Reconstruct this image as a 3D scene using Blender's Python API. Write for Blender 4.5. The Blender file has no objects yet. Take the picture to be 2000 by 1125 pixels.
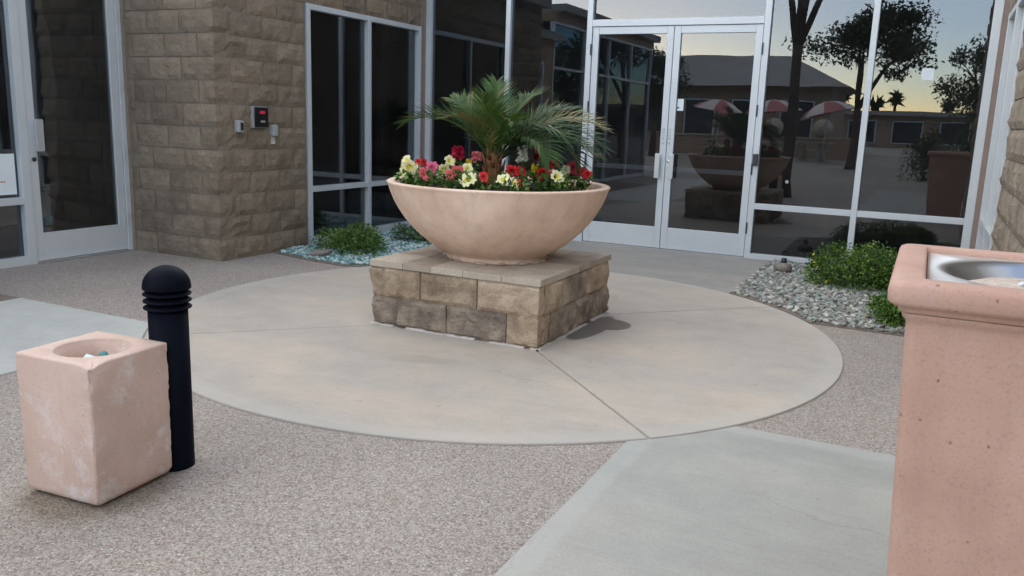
import bpy, bmesh, math, random
import numpy as np
from mathutils import Vector, Matrix, noise
random.seed(7); rng = np.random.default_rng(7)
S = bpy.context.scene
COL = S.collection
R = math.radians
# ------------------------------------------------------------------ camera
CAM = Vector((3.5261, -5.2694, 1.3824)); YAW, PITCH, ROLL = -0.4550, -0.2000, 0.0340; FPX = 1627.5
fw = Vector((math.sin(YAW)*math.cos(PITCH), math.cos(YAW)*math.cos(PITCH), math.sin(PITCH)))
r0 = fw.cross(Vector((0, 0, 1))).normalized(); u0 = r0.cross(fw)
rv = r0*math.cos(ROLL)+u0*math.sin(ROLL); uv = -r0*math.sin(ROLL)+u0*math.cos(ROLL)
cd = bpy.data.cameras.new('camera'); cam = bpy.data.objects.new('camera', cd); COL.objects.link(cam)
m3 = Matrix((rv, uv, -fw)).transposed(); cam.matrix_world = Matrix.Translation(CAM) @ m3.to_4x4()
cd.sensor_width = 36; cd.lens = FPX/2000*36; cd.clip_start = 0.05; cd.clip_end = 2000
S.camera = cam
# ------------------------------------------------------------------ world, sun, exposure
SUN_EL, SUN_AZ = 1.5, 201.0     # low sun behind the camera, behind thin cloud (azimuth clockwise from +Y)
w = bpy.data.worlds.new('World'); S.world = w; w.use_nodes = True
nt = w.node_tree; nt.nodes.clear()
def N(t, tree=None, **kw):
    n = (tree or nt).nodes.new(t)
    for k, v in kw.items(): setattr(n, k, v)
    return n
out = N('ShaderNodeOutputWorld'); bg = N('ShaderNodeBackground'); sky = N('ShaderNodeTexSky')
sky.sky_type = 'NISHITA'; sky.sun_disc = False; sky.sun_elevation = R(SUN_EL); sky.sun_rotation = R(SUN_AZ)
sky.altitude = 300; sky.air_density = 0.8; sky.dust_density = 0.4; sky.ozone_density = 4.0
tc = N('ShaderNodeTexCoord'); mp = N('ShaderNodeMapping'); mp.inputs['Scale'].default_value = (1.0, 1.0, 6.0); mp.inputs['Location'].default_value = (3.1, 1.7, 0.4)
cn = N('ShaderNodeTexNoise'); cn.inputs['Scale'].default_value = 1.6; cn.inputs['Detail'].default_value = 7; cn.inputs['Roughness'].default_value = 0.55
cr = N('ShaderNodeValToRGB'); cr.color_ramp.elements[0].position = 0.40; cr.color_ramp.elements[1].position = 0.66
mx = N('ShaderNodeMix', data_type='RGBA'); mx.inputs['B'].default_value = (3.9, 3.9, 3.9, 1)
ml = N('ShaderNodeMath', operation='MULTIPLY'); ml.inputs[1].default_value = 0.85
L = nt.links.new
L(tc.outputs['Generated'], mp.inputs[0]); L(mp.outputs[0], cn.inputs['Vector']); L(cn.outputs['Fac'], cr.inputs[0])
sz = N('ShaderNodeSeparateXYZ'); L(tc.outputs['Generated'], sz.inputs[0])
mr = N('ShaderNodeMapRange', interpolation_type='SMOOTHSTEP'); mr.inputs['From Min'].default_value = 0.10; mr.inputs['From Max'].default_value = 0.38; L(sz.outputs[2], mr.inputs[0])
m2_ = N('ShaderNodeMath', operation='MULTIPLY'); L(cr.outputs[0], m2_.inputs[0]); L(mr.outputs[0], m2_.inputs[1])
L(m2_.outputs[0], ml.inputs[0]); L(ml.outputs[0], mx.inputs['Factor']); L(sky.outputs[0], mx.inputs['A']); L(mx.outputs['Result'], bg.inputs[0]); L(bg.outputs[0], out.inputs[0])
bg.inputs[1].default_value = 0.12
sd = bpy.data.lights.new('sun', 'SUN'); sd.energy = 0.12; sd.angle = R(60); sd.color = (1.0, 0.86, 0.72)
sun = bpy.data.objects.new('sun', sd); COL.objects.link(sun)
sun_dir = Vector((math.sin(R(SUN_AZ))*math.cos(R(SUN_EL)), math.cos(R(SUN_AZ))*math.cos(R(SUN_EL)), math.sin(R(SUN_EL))))
sun.rotation_euler = sun_dir.to_track_quat('Z', 'Y').to_euler()
S.view_settings.view_transform = 'Standard'; S.view_settings.look = 'None'; S.view_settings.gamma = 1.0
S.view_settings.use_curve_mapping = False
S.view_settings.exposure = 3.55
S.view_settings.use_white_balance = True; S.view_settings.white_balance_temperature = 7050; S.view_settings.white_balance_tint = 6
S.render.engine = 'CYCLES'

# ------------------------------------------------------------------ materials
def srgb(r, g, b):
    f = lambda c: (c/255/12.92) if c/255 <= 0.04045 else ((c/255+0.055)/1.055)**2.4
    return (f(r), f(g), f(b), 1)
MATS = {}
def mat_base(name):
    m = bpy.data.materials.new(name); m.use_nodes = True
    t = m.node_tree; b = t.nodes['Principled BSDF']; MATS[name] = m
    return m, t, b
def coords(t, world=True):
    if world:
        g = N('ShaderNodeNewGeometry', t); return g.outputs['Position']
    g = N('ShaderNodeTexCoord', t); return g.outputs['Object']
def noise_n(t, co, scale, detail=5, rough=0.55, dist=0.0):
    n = N('ShaderNodeTexNoise', t); n.inputs['Scale'].default_value = scale; n.inputs['Detail'].default_value = detail
    n.inputs['Roughness'].default_value = rough; n.inputs['Distortion'].default_value = dist
    t.links.new(co, n.inputs['Vector']); return n.outputs['Fac']
def ramp(t, fac, stops):
    n = N('ShaderNodeValToRGB', t); e = n.color_ramp.elements
    while len(e) < len(stops): e.new(0.5)
    for i, (p, c) in enumerate(stops): e[i].position = p; e[i].color = c if len(c) == 4 else (*c, 1)
    t.links.new(fac, n.inputs[0]); return n.outputs[0]
def mixc(t, fac, a, b, mode='MIX'):
    n = N('ShaderNodeMix', t, data_type='RGBA', blend_type=mode)
    for s, v in (('Factor', fac), ('A', a), ('B', b)):
        if hasattr(v, 'is_linked') or isinstance(v, bpy.types.NodeSocket): t.links.new(v, n.inputs[s])
        elif s == 'Factor': n.inputs[s].default_value = v
        else: n.inputs[s].default_value = v
    return n.outputs['Result']
def bump(t, b, h, strength=0.3, dist=0.01):
    n = N('ShaderNodeBump', t); n.inputs['Strength'].default_value = strength; n.inputs['Distance'].default_value = dist
    t.links.new(h, n.inputs['Height']); t.links.new(n.outputs[0], b.inputs['Normal'])
def mathn(t, op, a, b=None, clamp=False):
    n = N('ShaderNodeMath', t, operation=op, use_clamp=clamp)
    for i, v in enumerate((a, b)):
        if v is None: continue
        if isinstance(v, bpy.types.NodeSocket): t.links.new(v, n.inputs[i])
        else: n.inputs[i].default_value = v
    return n.outputs[0]
G = lambda v: (v, v, v, 1)
def simple(name, c1, c2, scale=6, rough=0.6, bs=0.0, bscale=60, bdist=0.004, metal=0.0, fine=None, spec=0.5):
    m, t, b = mat_base(name); co = coords(t)
    c = ramp(t, noise_n(t, co, scale), [(0.3, c1), (0.7, c2)])
    if fine:
        f = ramp(t, noise_n(t, co, fine, 3), [(0.35, G(0.72)), (0.6, G(1.0)), (0.8, G(1.12))]); c = mixc(t, 1.0, c, f, 'MULTIPLY')
    t.links.new(c, b.inputs['Base Color']); b.inputs['Roughness'].default_value = rough; b.inputs['Metallic'].default_value = metal
    b.inputs['Specular IOR Level'].default_value = spec
    if bs: bump(t, b, noise_n(t, co, bscale, 6), bs, bdist)
    return m
def make_aggregate():
    m, t, b = mat_base('exposed_aggregate'); co = coords(t)
    v = N('ShaderNodeTexVoronoi', t); v.inputs['Scale'].default_value = 140; v.inputs['Randomness'].default_value = 1
    t.links.new(co, v.inputs['Vector'])
    sep = N('ShaderNodeSeparateColor', t); t.links.new(v.outputs['Color'], sep.inputs[0])
    pc = ramp(t, sep.outputs[0], [(0.0, srgb(148, 134, 126)), (0.25, srgb(182, 174, 166)), (0.5, srgb(198, 190, 181)), (0.72, srgb(210, 204, 197)), (0.9, srgb(174, 152, 140)), (1.0, srgb(226, 221, 215))])
    v2 = N('ShaderNodeTexVoronoi', t); v2.inputs['Scale'].default_value = 78; t.links.new(co, v2.inputs['Vector']); s2 = N('ShaderNodeSeparateColor', t); t.links.new(v2.outputs['Color'], s2.inputs[0])
    big = ramp(t, s2.outputs[2], [(0.0, srgb(236, 232, 226)), (0.35, srgb(206, 196, 186)), (0.6, srgb(120, 108, 102)), (1.0, srgb(176, 146, 132))])
    pc = mixc(t, mathn(t, 'MULTIPLY', mathn(t, 'GREATER_THAN', s2.outputs[0], 0.80), ramp(t, v2.outputs['Distance'], [(0.30, G(1)), (0.42, G(0))])), pc, big)   # scattered larger stones
    d = v.outputs['Distance']
    matrix = ramp(t, d, [(0.30, G(1.0)), (0.80, G(0.74))])
    c = mixc(t, 1.0, pc, matrix, 'MULTIPLY')
    big = ramp(t, noise_n(t, co, 0.7, 4), [(0.28, (0.58, 0.570, 0.560, 1)), (0.5, (0.67, 0.655, 0.64, 1)), (0.72, (0.73, 0.71, 0.69, 1))])
    c = mixc(t, 1.0, c, big, 'MULTIPLY')
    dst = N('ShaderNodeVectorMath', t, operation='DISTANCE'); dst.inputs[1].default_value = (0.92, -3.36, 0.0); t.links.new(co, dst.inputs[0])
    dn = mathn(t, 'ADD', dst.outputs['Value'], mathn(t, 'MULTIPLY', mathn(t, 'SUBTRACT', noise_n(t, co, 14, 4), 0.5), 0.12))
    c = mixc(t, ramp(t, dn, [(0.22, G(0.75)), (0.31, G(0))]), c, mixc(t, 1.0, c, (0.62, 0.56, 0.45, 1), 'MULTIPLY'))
    wn = ramp(t, noise_n(t, co, 2.3, 5, 0.65), [(0.56, G(0)), (0.72, G(0.30))]); c = mixc(t, wn, c, mixc(t, 1.0, c, (0.72, 0.69, 0.66, 1), 'MULTIPLY'))
    t.links.new(c, b.inputs['Base Color']); b.inputs['Roughness'].default_value = 0.75
    bump(t, b, mathn(t, 'MULTIPLY', d, -1.0), 0.6, 0.005); return m
def make_concrete(name, a, c2, c3, centre=None, radius=None, edge_x=None, edge_y=None):
    m, t, b = mat_base(name); co = coords(t)
    mp = N('ShaderNodeMapping', t); mp.inputs['Rotation'].default_value = (0, 0, 0.5); mp.inputs['Scale'].default_value = (1, 2.3, 1); t.links.new(co, mp.inputs[0])
    c = ramp(t, noise_n(t, mp.outputs[0], 0.7, 5, 0.55, 0.4), [(0.32, a), (0.52, c2), (0.70, c3)])
    f = ramp(t, noise_n(t, co, 5.5, 6, 0.6), [(0.3, G(0.93)), (0.7, G(1.05))]); c = mixc(t, 1.0, c, f, 'MULTIPLY')
    f = ramp(t, noise_n(t, co, 160, 2), [(0.25, G(0.86)), (0.55, G(1.0)), (0.8, G(1.05))]); c = mixc(t, 1.0, c, f, 'MULTIPLY')
    po = ramp(t, noise_n(t, co, 420, 1, 0.3), [(0.22, G(0.72)), (0.34, G(1.0))]); c = mixc(t, 1.0, c, po, 'MULTIPLY')
    m2 = N('ShaderNodeMapping', t); m2.inputs['Rotation'].default_value = (0, 0, 0.9); m2.inputs['Scale'].default_value = (4, 60, 1); t.links.new(co, m2.inputs[0])
    sc2 = ramp(t, noise_n(t, m2.outputs[0], 1.2, 4, 0.6, 0.8), [(0.3, G(0.955)), (0.7, G(1.03))]); c = mixc(t, 1.0, c, sc2, 'MULTIPLY')
    vc = N('ShaderNodeTexVoronoi', t); vc.feature = 'DISTANCE_TO_EDGE'; vc.inputs['Scale'].default_value = 0.55
    wv = N('ShaderNodeVectorMath', t, operation='ADD'); nz_ = N('ShaderNodeTexNoise', t); nz_.inputs['Scale'].default_value = 3.5; nz_.inputs['Detail'].default_value = 6; t.links.new(co, nz_.inputs['Vector']); t.links.new(co, wv.inputs[0])
    s3 = N('ShaderNodeVectorMath', t, operation='SCALE'); s3.inputs['Scale'].default_value = 0.35; t.links.new(nz_.outputs['Color'], s3.inputs[0]); t.links.new(s3.outputs[0], wv.inputs[1]); t.links.new(wv.outputs[0], vc.inputs['Vector'])
    ck = mathn(t, 'MULTIPLY', ramp(t, vc.outputs['Distance'], [(0.0006, G(1)), (0.0022, G(0))]), ramp(t, noise_n(t, co, 0.8, 2), [(0.50, G(0)), (0.60, G(0.28))]))
    c = mixc(t, ck, c, srgb(110, 100, 90))
    # small drips and specks of dirt
    sp = ramp(t, noise_n(t, co, 14, 2, 0.4), [(0.70, G(1.0)), (0.78, G(0.84))]); c = mixc(t, 1.0, c, sp, 'MULTIPLY')
    sx = N('ShaderNodeSeparateXYZ', t); t.links.new(co, sx.inputs[0])
    wob = mathn(t, 'MULTIPLY', mathn(t, 'SUBTRACT', noise_n(t, co, 3.0, 3), 0.5), 0.05)
    band = None
    if radius:   # smooth trowelled border strip
        dx = mathn(t, 'SUBTRACT', sx.outputs[0], centre[0]); dy = mathn(t, 'SUBTRACT', sx.outputs[1], centre[1])
        rr = mathn(t, 'SQRT', mathn(t, 'ADD', mathn(t, 'MULTIPLY', dx, dx), mathn(t, 'MULTIPLY', dy, dy)))
        band = mathn(t, 'ADD', rr, wob)
        bc = ramp(t, mathn(t, 'DIVIDE', band, radius), [(0.940, G(0)), (0.965, G(0.35))])
        c = mixc(t, bc, c, srgb(176, 174, 168))
        # water that has run off beside the plinth
        def blob(cx, cy, ax, ay, rot):
            ex = mathn(t, 'SUBTRACT', sx.outputs[0], cx); ey = mathn(t, 'SUBTRACT', sx.outputs[1], cy)
            p = mathn(t, 'ADD', mathn(t, 'MULTIPLY', ex, math.cos(rot)), mathn(t, 'MULTIPLY', ey, math.sin(rot)))
            q = mathn(t, 'SUBTRACT', mathn(t, 'MULTIPLY', ey, math.cos(rot)), mathn(t, 'MULTIPLY', ex, math.sin(rot)))
            p = mathn(t, 'DIVIDE', p, ax); q = mathn(t, 'DIVIDE', q, ay)
            return mathn(t, 'ADD', mathn(t, 'MULTIPLY', p, p), mathn(t, 'MULTIPLY', q, q))
        e = mathn(t, 'MINIMUM', blob(1.60, -0.08, 0.11, 0.40, 0.0), blob(1.68, 0.08, 0.15, 0.17, 0.2))
        e = mathn(t, 'ADD', e, mathn(t, 'MULTIPLY', wob, 9.0))
        wet = ramp(t, e, [(0.80, G(1)), (1.05, G(0))])
        c = mixc(t, wet, c, mixc(t, 1.0, c, (0.36, 0.34, 0.32, 1), 'MULTIPLY'))
        # soft older stains
        e2 = mathn(t, 'MINIMUM', blob(1.02, -1.35, 0.30, 0.10, 0.3), blob(1.62, -0.92, 0.14, 0.2, 0.7))
        st = ramp(t, mathn(t, 'ADD', e2, mathn(t, 'MULTIPLY', wob, 16.0)), [(0.2, G(0.45)), (1.2, G(0))])
        c = mixc(t, st, c, mixc(t, 1.0, c, (0.80, 0.79, 0.78, 1), 'MULTIPLY'))
    if edge_x is not None:
        dd = mathn(t, 'MINIMUM', mathn(t, 'ABSOLUTE', mathn(t, 'SUBTRACT', sx.outputs[0], edge_x)), mathn(t, 'ABSOLUTE', mathn(t, 'SUBTRACT', sx.outputs[1], edge_y)))
        bc = ramp(t, mathn(t, 'ADD', dd, wob), [(0.08, G(0.35)), (0.11, G(0))]); c = mixc(t, bc, c, srgb(170, 172, 168))
    t.links.new(c, b.inputs['Base Color']); b.inputs['Roughness'].default_value = 0.72
    bump(t, b, noise_n(t, co, 45, 7, 0.6), 0.12, 0.004); return m
def make_glass(name, tint, refl):
    m = bpy.data.materials.new(name); m.use_nodes = True; t = m.node_tree; t.nodes.clear(); MATS[name] = m
    o = N('ShaderNodeOutputMaterial', t); tr = N('ShaderNodeBsdfTransparent', t); tr.inputs[0].default_value = (*tint, 1)
    gl = N('ShaderNodeBsdfGlossy', t); gl.inputs['Roughness'].default_value = 0.0; gl.inputs['Color'].default_value = (0.94, 0.97, 1.0, 1)
    lw = N('ShaderNodeLayerWeight', t); lw.inputs[0].default_value = 0.42
    f = N('ShaderNodeMapRange', t); f.inputs['To Min'].default_value = refl; f.inputs['To Max'].default_value = 0.92
    t.links.new(mathn(t, 'POWER', lw.outputs['Fresnel'], 1.2), f.inputs[0])
    # slight waviness of large panes
    bp = N('ShaderNodeBump', t); bp.inputs['Strength'].default_value = 0.10; bp.inputs['Distance'].default_value = 0.004
    t.links.new(noise_n(t, coords(t), 2.2, 1), bp.inputs['Height']); t.links.new(bp.outputs[0], gl.inputs['Normal'])
    mxs = N('ShaderNodeMixShader', t); t.links.new(f.outputs[0], mxs.inputs[0]); t.links.new(tr.outputs[0], mxs.inputs[1]); t.links.new(gl.outputs[0], mxs.inputs[2])
    df = N('ShaderNodeBsdfDiffuse', t); df.inputs[0].default_value = (0.62, 0.64, 0.66, 1); md = N('ShaderNodeMixShader', t)   # thin film of dust and wiping marks
    du = mathn(t, 'MULTIPLY', ramp(t, noise_n(t, coords(t), 2.5, 6, 0.65, 0.8), [(0.35, G(0.25)), (0.75, G(1))]), 0.012)
    t.links.new(du, md.inputs[0]); t.links.new(mxs.outputs[0], md.inputs[1]); t.links.new(df.outputs[0], md.inputs[2]); t.links.new(md.outputs[0], o.inputs[0]); return m
def make_leaf(name, c1, c2, trans=0.25, rough=0.5):
    m, t, b = mat_base(name); co = coords(t)
    c = ramp(t, noise_n(t, co, 22, 3), [(0.3, c1), (0.7, c2)])
    t.links.new(c, b.inputs['Base Color']); b.inputs['Roughness'].default_value = rough
    tl = N('ShaderNodeBsdfTranslucent', t); t.links.new(c, tl.inputs[0]); mxs = N('ShaderNodeMixShader', t); mxs.inputs[0].default_value = trans
    o = t.nodes['Material Output']; t.links.new(b.outputs[0], mxs.inputs[1]); t.links.new(tl.outputs[0], mxs.inputs[2]); t.links.new(mxs.outputs[0], o.inputs[0]); return m
def make_block(name, c1, c2, c3, fine=55):
    m, t, b = mat_base(name); co = coords(t)
    oi = N('ShaderNodeObjectInfo', t)
    c = ramp(t, noise_n(t, co, 4.5, 6, 0.65), [(0.3, c1), (0.5, c2), (0.72, c3)])
    tint = ramp(t, oi.outputs['Random'], [(0.0, (0.86, 0.85, 0.85, 1)), (1.0, (1.1, 1.08, 1.05, 1))]); c = mixc(t, 1.0, c, tint, 'MULTIPLY')
    f = ramp(t, noise_n(t, co, fine*2.2, 3), [(0.3, G(0.7)), (0.55, G(1.0)), (0.8, G(1.2))]); c = mixc(t, 1.0, c, f, 'MULTIPLY')
    t.links.new(c, b.inputs['Base Color']); b.inputs['Roughness'].default_value = 0.92; b.inputs['Specular IOR Level'].default_value = 0.2
    h = mathn(t, 'ADD', noise_n(t, co, fine*0.5, 8, 0.65), mathn(t, 'MULTIPLY', noise_n(t, co, fine*3, 4), 0.4))
    bump(t, b, h, 0.7, 0.014); return m
def make_cast(name, c1, c2, c3, pale, pits=0.0, eff=(0.58, 0.70, 0.4), streak=0.0):
    m, t, b = mat_base(name); co = coords(t)
    c = ramp(t, noise_n(t, co, 3.2, 5), [(0.3, c1), (0.52, c2), (0.72, c3)])
    eff = ramp(t, noise_n(t, co, 7, 7, 0.72, 0.0), [(eff[0], G(0)), (eff[1], G(eff[2]))]); c = mixc(t, eff, c, pale)
    f = ramp(t, noise_n(t, co, 150, 3), [(0.26, G(0.82)), (0.45, G(1.0)), (0.8, G(1.04))]); c = mixc(t, 1.0, c, f, 'MULTIPLY')
    if streak:
        mp = N('ShaderNodeMapping', t); mp.inputs['Scale'].default_value = (1, 1, 0.09); t.links.new(co, mp.inputs[0])
        sk = ramp(t, noise_n(t, mp.outputs[0], 16, 5, 0.6), [(0.28, G(1-streak)), (0.5, G(1.0)), (0.75, G(1+streak*.5))]); c = mixc(t, 1.0, c, sk, 'MULTIPLY')
        bl = ramp(t, noise_n(t, co, 1.6, 4), [(0.35, (1-streak*.6, 1-streak*.8, 1-streak, 1)), (0.65, G(1.04))]); c = mixc(t, 1.0, c, bl, 'MULTIPLY')
    h = noise_n(t, co, 60, 6, 0.6)
    if pits:
        v = N('ShaderNodeTexVoronoi', t); v.inputs['Scale'].default_value = 21
        wv = N('ShaderNodeVectorMath', t, operation='ADD'); nz_ = N('ShaderNodeTexNoise', t); nz_.inputs['Scale'].default_value = 60; t.links.new(co, nz_.inputs['Vector']); sc_ = N('ShaderNodeVectorMath', t, operation='SCALE'); sc_.inputs['Scale'].default_value = 0.016; t.links.new(nz_.outputs['Color'], sc_.inputs[0]); t.links.new(co, wv.inputs[0]); t.links.new(sc_.outputs[0], wv.inputs[1]); t.links.new(wv.outputs[0], v.inputs['Vector'])
        pr = mathn(t, 'MULTIPLY', ramp(t, v.outputs['Distance'], [(0.05, G(1)), (0.10, G(0))]), 1.0)
        sp = N('ShaderNodeSeparateColor', t); t.links.new(v.outputs['Color'], sp.inputs[0])
        keep = mathn(t, 'GREATER_THAN', sp.outputs[1], 0.62); pm = mathn(t, 'MULTIPLY', pr, keep)
        c = mixc(t, mathn(t, 'MULTIPLY', pm, pits), c, mixc(t, 1.0, c, (0.5, 0.45, 0.42, 1), 'MULTIPLY'))
        h = mathn(t, 'SUBTRACT', mathn(t, 'MULTIPLY', h, 0.4), mathn(t, 'MULTIPLY', pm, 1.5))
    t.links.new(c, b.inputs['Base Color']); b.inputs['Roughness'].default_value = 0.8; b.inputs['Specular IOR Level'].default_value = 0.3
    bump(t, b, h, 0.3, 0.006); return m
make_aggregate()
CX, CY, CR = 0.955, -0.235, 2.258
make_concrete('disc_concrete', srgb(162, 156, 149), srgb(174, 165, 154), srgb(184, 171, 156), (CX, CY), CR)
make_concrete('path_concrete', srgb(150, 150, 144), srgb(159, 158, 151), srgb(169, 165, 155), edge_x=2.475, edge_y=-1.47)
make_concrete('walk_concrete', srgb(168, 170, 166), srgb(176, 178, 172), srgb(184, 181, 173))
make_concrete('landing_concrete', srgb(142, 140, 136), srgb(152, 148, 142), srgb(160, 154, 145))
simple('joint_dirt', srgb(136, 128, 118), srgb(156, 148, 138), 20, 0.9)
simple('soil', srgb(60, 42, 32), srgb(84, 60, 46), 30, 0.95, 0.8, 60, 0.02)
simple('bed_soil', srgb(110, 100, 90), srgb(128, 118, 106), 12, 0.95, 0.5, 60, 0.01)
simple('ground_far', srgb(140, 134, 124), srgb(160, 152, 140), 0.3, 0.9)
simple('aluminium', srgb(196, 202, 204), srgb(204, 209, 210), 3, 0.38, 0.0, metal=0.15)
simple('gasket', srgb(34, 36, 38), srgb(44, 46, 48), 10, 0.6)
simple('steel_handle', srgb(196, 200, 200), srgb(210, 212, 212), 5, 0.3, metal=0.5)
simple('dark_metal', srgb(50, 52, 55), srgb(66, 68, 70), 5, 0.4, metal=0.5)
make_glass('tinted_glass', (0.58, 0.60, 0.62), 0.045)
make_block('split_block', srgb(122, 110, 96), srgb(138, 125, 109), srgb(150, 137, 120))
make_block('split_block_lit', srgb(132, 120, 106), srgb(150, 138, 122), srgb(164, 152, 136))  # lighter copy of the same block, its brighter light put into the colour
make_block('plinth_tan', srgb(162, 144, 122), srgb(194, 174, 150), srgb(212, 196, 174), 70)
make_block('plinth_mid', srgb(122, 108, 92), srgb(164, 146, 124), srgb(196, 178, 154), 70)
make_block('plinth_stained', srgb(104, 95, 86), srgb(144, 131, 117), srgb(184, 168, 148), 70)
simple('mortar', srgb(122, 110, 97), srgb(138, 126, 112), 12, 0.95, 0.4, 90, 0.004)
simple('stucco', srgb(150, 128, 108), srgb(160, 138, 116), 3, 0.95, 0.4, 80, 0.004)
simple('pink_caulk', srgb(138, 122, 112), srgb(150, 132, 122), 8, 0.9)
simple('white_caulk', srgb(186, 178, 168), srgb(208, 200, 192), 20, 0.8, 0.4, 60)
simple('cap_stone', srgb(172, 158, 140), srgb(196, 184, 166), 5, 0.85, 0.3, 60, fine=120)
simple('cap_stone_wet', srgb(146, 132, 116), srgb(180, 166, 148), 7, 0.7, 0.3, 60, fine=120)
make_cast('bowl_cast', srgb(212, 183, 163), srgb(221, 193, 172), srgb(228, 202, 182), srgb(230, 212, 196), 0.35, streak=0.13)
make_cast('urn_cast', srgb(192, 166, 151), srgb(203, 177, 163), srgb(211, 187, 174), srgb(214, 206, 202), 0.8, eff=(0.53, 0.66, 0.8), streak=0.05)
make_cast('receptacle_cast', srgb(178, 142, 127), srgb(185, 150, 134), srgb(191, 157, 142), srgb(186, 160, 152), 0.9, streak=0.06)
simple('bollard_paint', srgb(8, 12, 22), srgb(12, 17, 28), 6, 0.55, 0.1, 200, 0.001, spec=0.06)
simple('stainless', srgb(214, 214, 212), srgb(226, 226, 224), 4, 0.34, metal=1.0)
simple('sand', srgb(176, 160, 146), srgb(200, 184, 170), 40, 0.95, 0.8, 90, 0.01)
simple('white_paper', srgb(214, 224, 226), srgb(222, 230, 232), 3, 0.7)
simple('red_ink', srgb(190, 60, 70), srgb(200, 80, 90), 3, 0.7)
simple('dark_ink', srgb(60, 64, 66), srgb(90, 94, 96), 60, 0.7)
simple('teal_ink', srgb(40, 110, 110), srgb(60, 130, 125), 3, 0.6)
simple('black_plastic', srgb(16, 16, 18), srgb(24, 24, 26), 3, 0.35)
simple('grey_plastic', srgb(150, 154, 152), srgb(166, 170, 166), 3, 0.5)
simple('wall_paint', srgb(222, 212, 196), srgb(230, 220, 204), 2, 0.9)
simple('dark_wall', srgb(70, 62, 56), srgb(80, 72, 64), 2, 0.9)
simple('wood_brown', srgb(84, 46, 34), srgb(104, 58, 42), 4, 0.6)
simple('carpet', srgb(70, 68, 66), srgb(84, 80, 76), 20, 0.95)
simple('river_stone', srgb(108, 98, 92), srgb(140, 130, 122), 16, 0.8, 0.3, 60)
simple('bark', srgb(66, 54, 46), srgb(92, 78, 66), 10, 0.95, 0.8, 40, 0.02)
simple('palm_fibre', srgb(96, 62, 38), srgb(140, 94, 58), 30, 0.95, 0.8, 60, 0.01)
simple('roof_grey', srgb(140, 138, 134), srgb(156, 154, 150), 1, 0.9)
simple('umbrella_red', srgb(176, 108, 108), srgb(190, 122, 120), 2, 0.85)
simple('umbrella_white', srgb(214, 206, 200), srgb(224, 216, 210), 2, 0.85)
make_leaf('palm_green', srgb(42, 72, 30), srgb(70, 102, 42), 0.25, 0.65)
make_leaf('palm_dark', srgb(32, 64, 36), srgb(52, 88, 48), 0.25, 0.65)
make_leaf('palm_yellowing', srgb(120, 104, 50), srgb(84, 96, 48), 0.2, 0.5)
make_leaf('leaf_green', srgb(50, 84, 32), srgb(84, 120, 48))
make_leaf('leaf_light', srgb(84, 120, 44), srgb(124, 152, 64))
make_leaf('leaf_grey', srgb(84, 104, 72), srgb(116, 132, 96))
make_leaf('leaf_dark', srgb(34, 50, 26), srgb(56, 74, 38))
make_leaf('tree_leaf', srgb(52, 64, 36), srgb(84, 92, 58))
make_leaf('grass_green', srgb(64, 84, 40), srgb(110, 110, 60))
FLC = {'pale_yellow': ((232, 228, 180), (222, 208, 96)), 'pink': ((228, 110, 142), (190, 60, 100)), 'coral': ((238, 108, 116), (210, 70, 80)),
       'red': ((214, 34, 38), (140, 14, 22)), 'dark_red': ((164, 32, 46), (100, 16, 28)), 'pale_green': ((186, 196, 150), (170, 180, 90)),
       'deep_pink': ((184, 22, 62), (150, 14, 50)), 'rose_pink': ((214, 128, 132), (190, 90, 100)), 'white': ((226, 228, 214), (210, 210, 180)), 'yellow': ((222, 206, 60), (200, 170, 30))}
for k, (a, b_) in FLC.items():
    make_leaf('petal_'+k, srgb(*a), srgb(*[min(255, int(x*1.06)) for x in a]), 0.25, 0.6)
    make_leaf('throat_'+k, srgb(*b_), srgb(*b_), 0.15, 0.6)
m, t, b = mat_base('red_lamp'); b.inputs['Base Color'].default_value = (0.4, 0.01, 0.03, 1); b.inputs['Emission Color'].default_value = (0.8, 0.02, 0.08, 1); b.inputs['Emission Strength'].default_value = 0.02
PEB = []
for i, c in enumerate([(136, 137, 130), (152, 153, 146), (116, 118, 112), (170, 168, 160), (140, 132, 118), (128, 140, 132), (186, 182, 172), (98, 98, 94)]):
    PEB.append(simple('pebble_%s' % 'abcdefgh'[i], srgb(*[x*0.93 for x in c]), srgb(*[min(255, x*1.05) for x in c]), 40, 0.75))
GLS = []
for i, c in enumerate([(120, 160, 158), (98, 142, 146), (150, 182, 178), (182, 202, 198), (86, 124, 128), (206, 212, 206)]):
    GLS.append(simple('slag_glass_%s' % 'abcdef'[i], srgb(*[x*0.94 for x in c]), srgb(*c), 40, 0.3))

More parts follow.
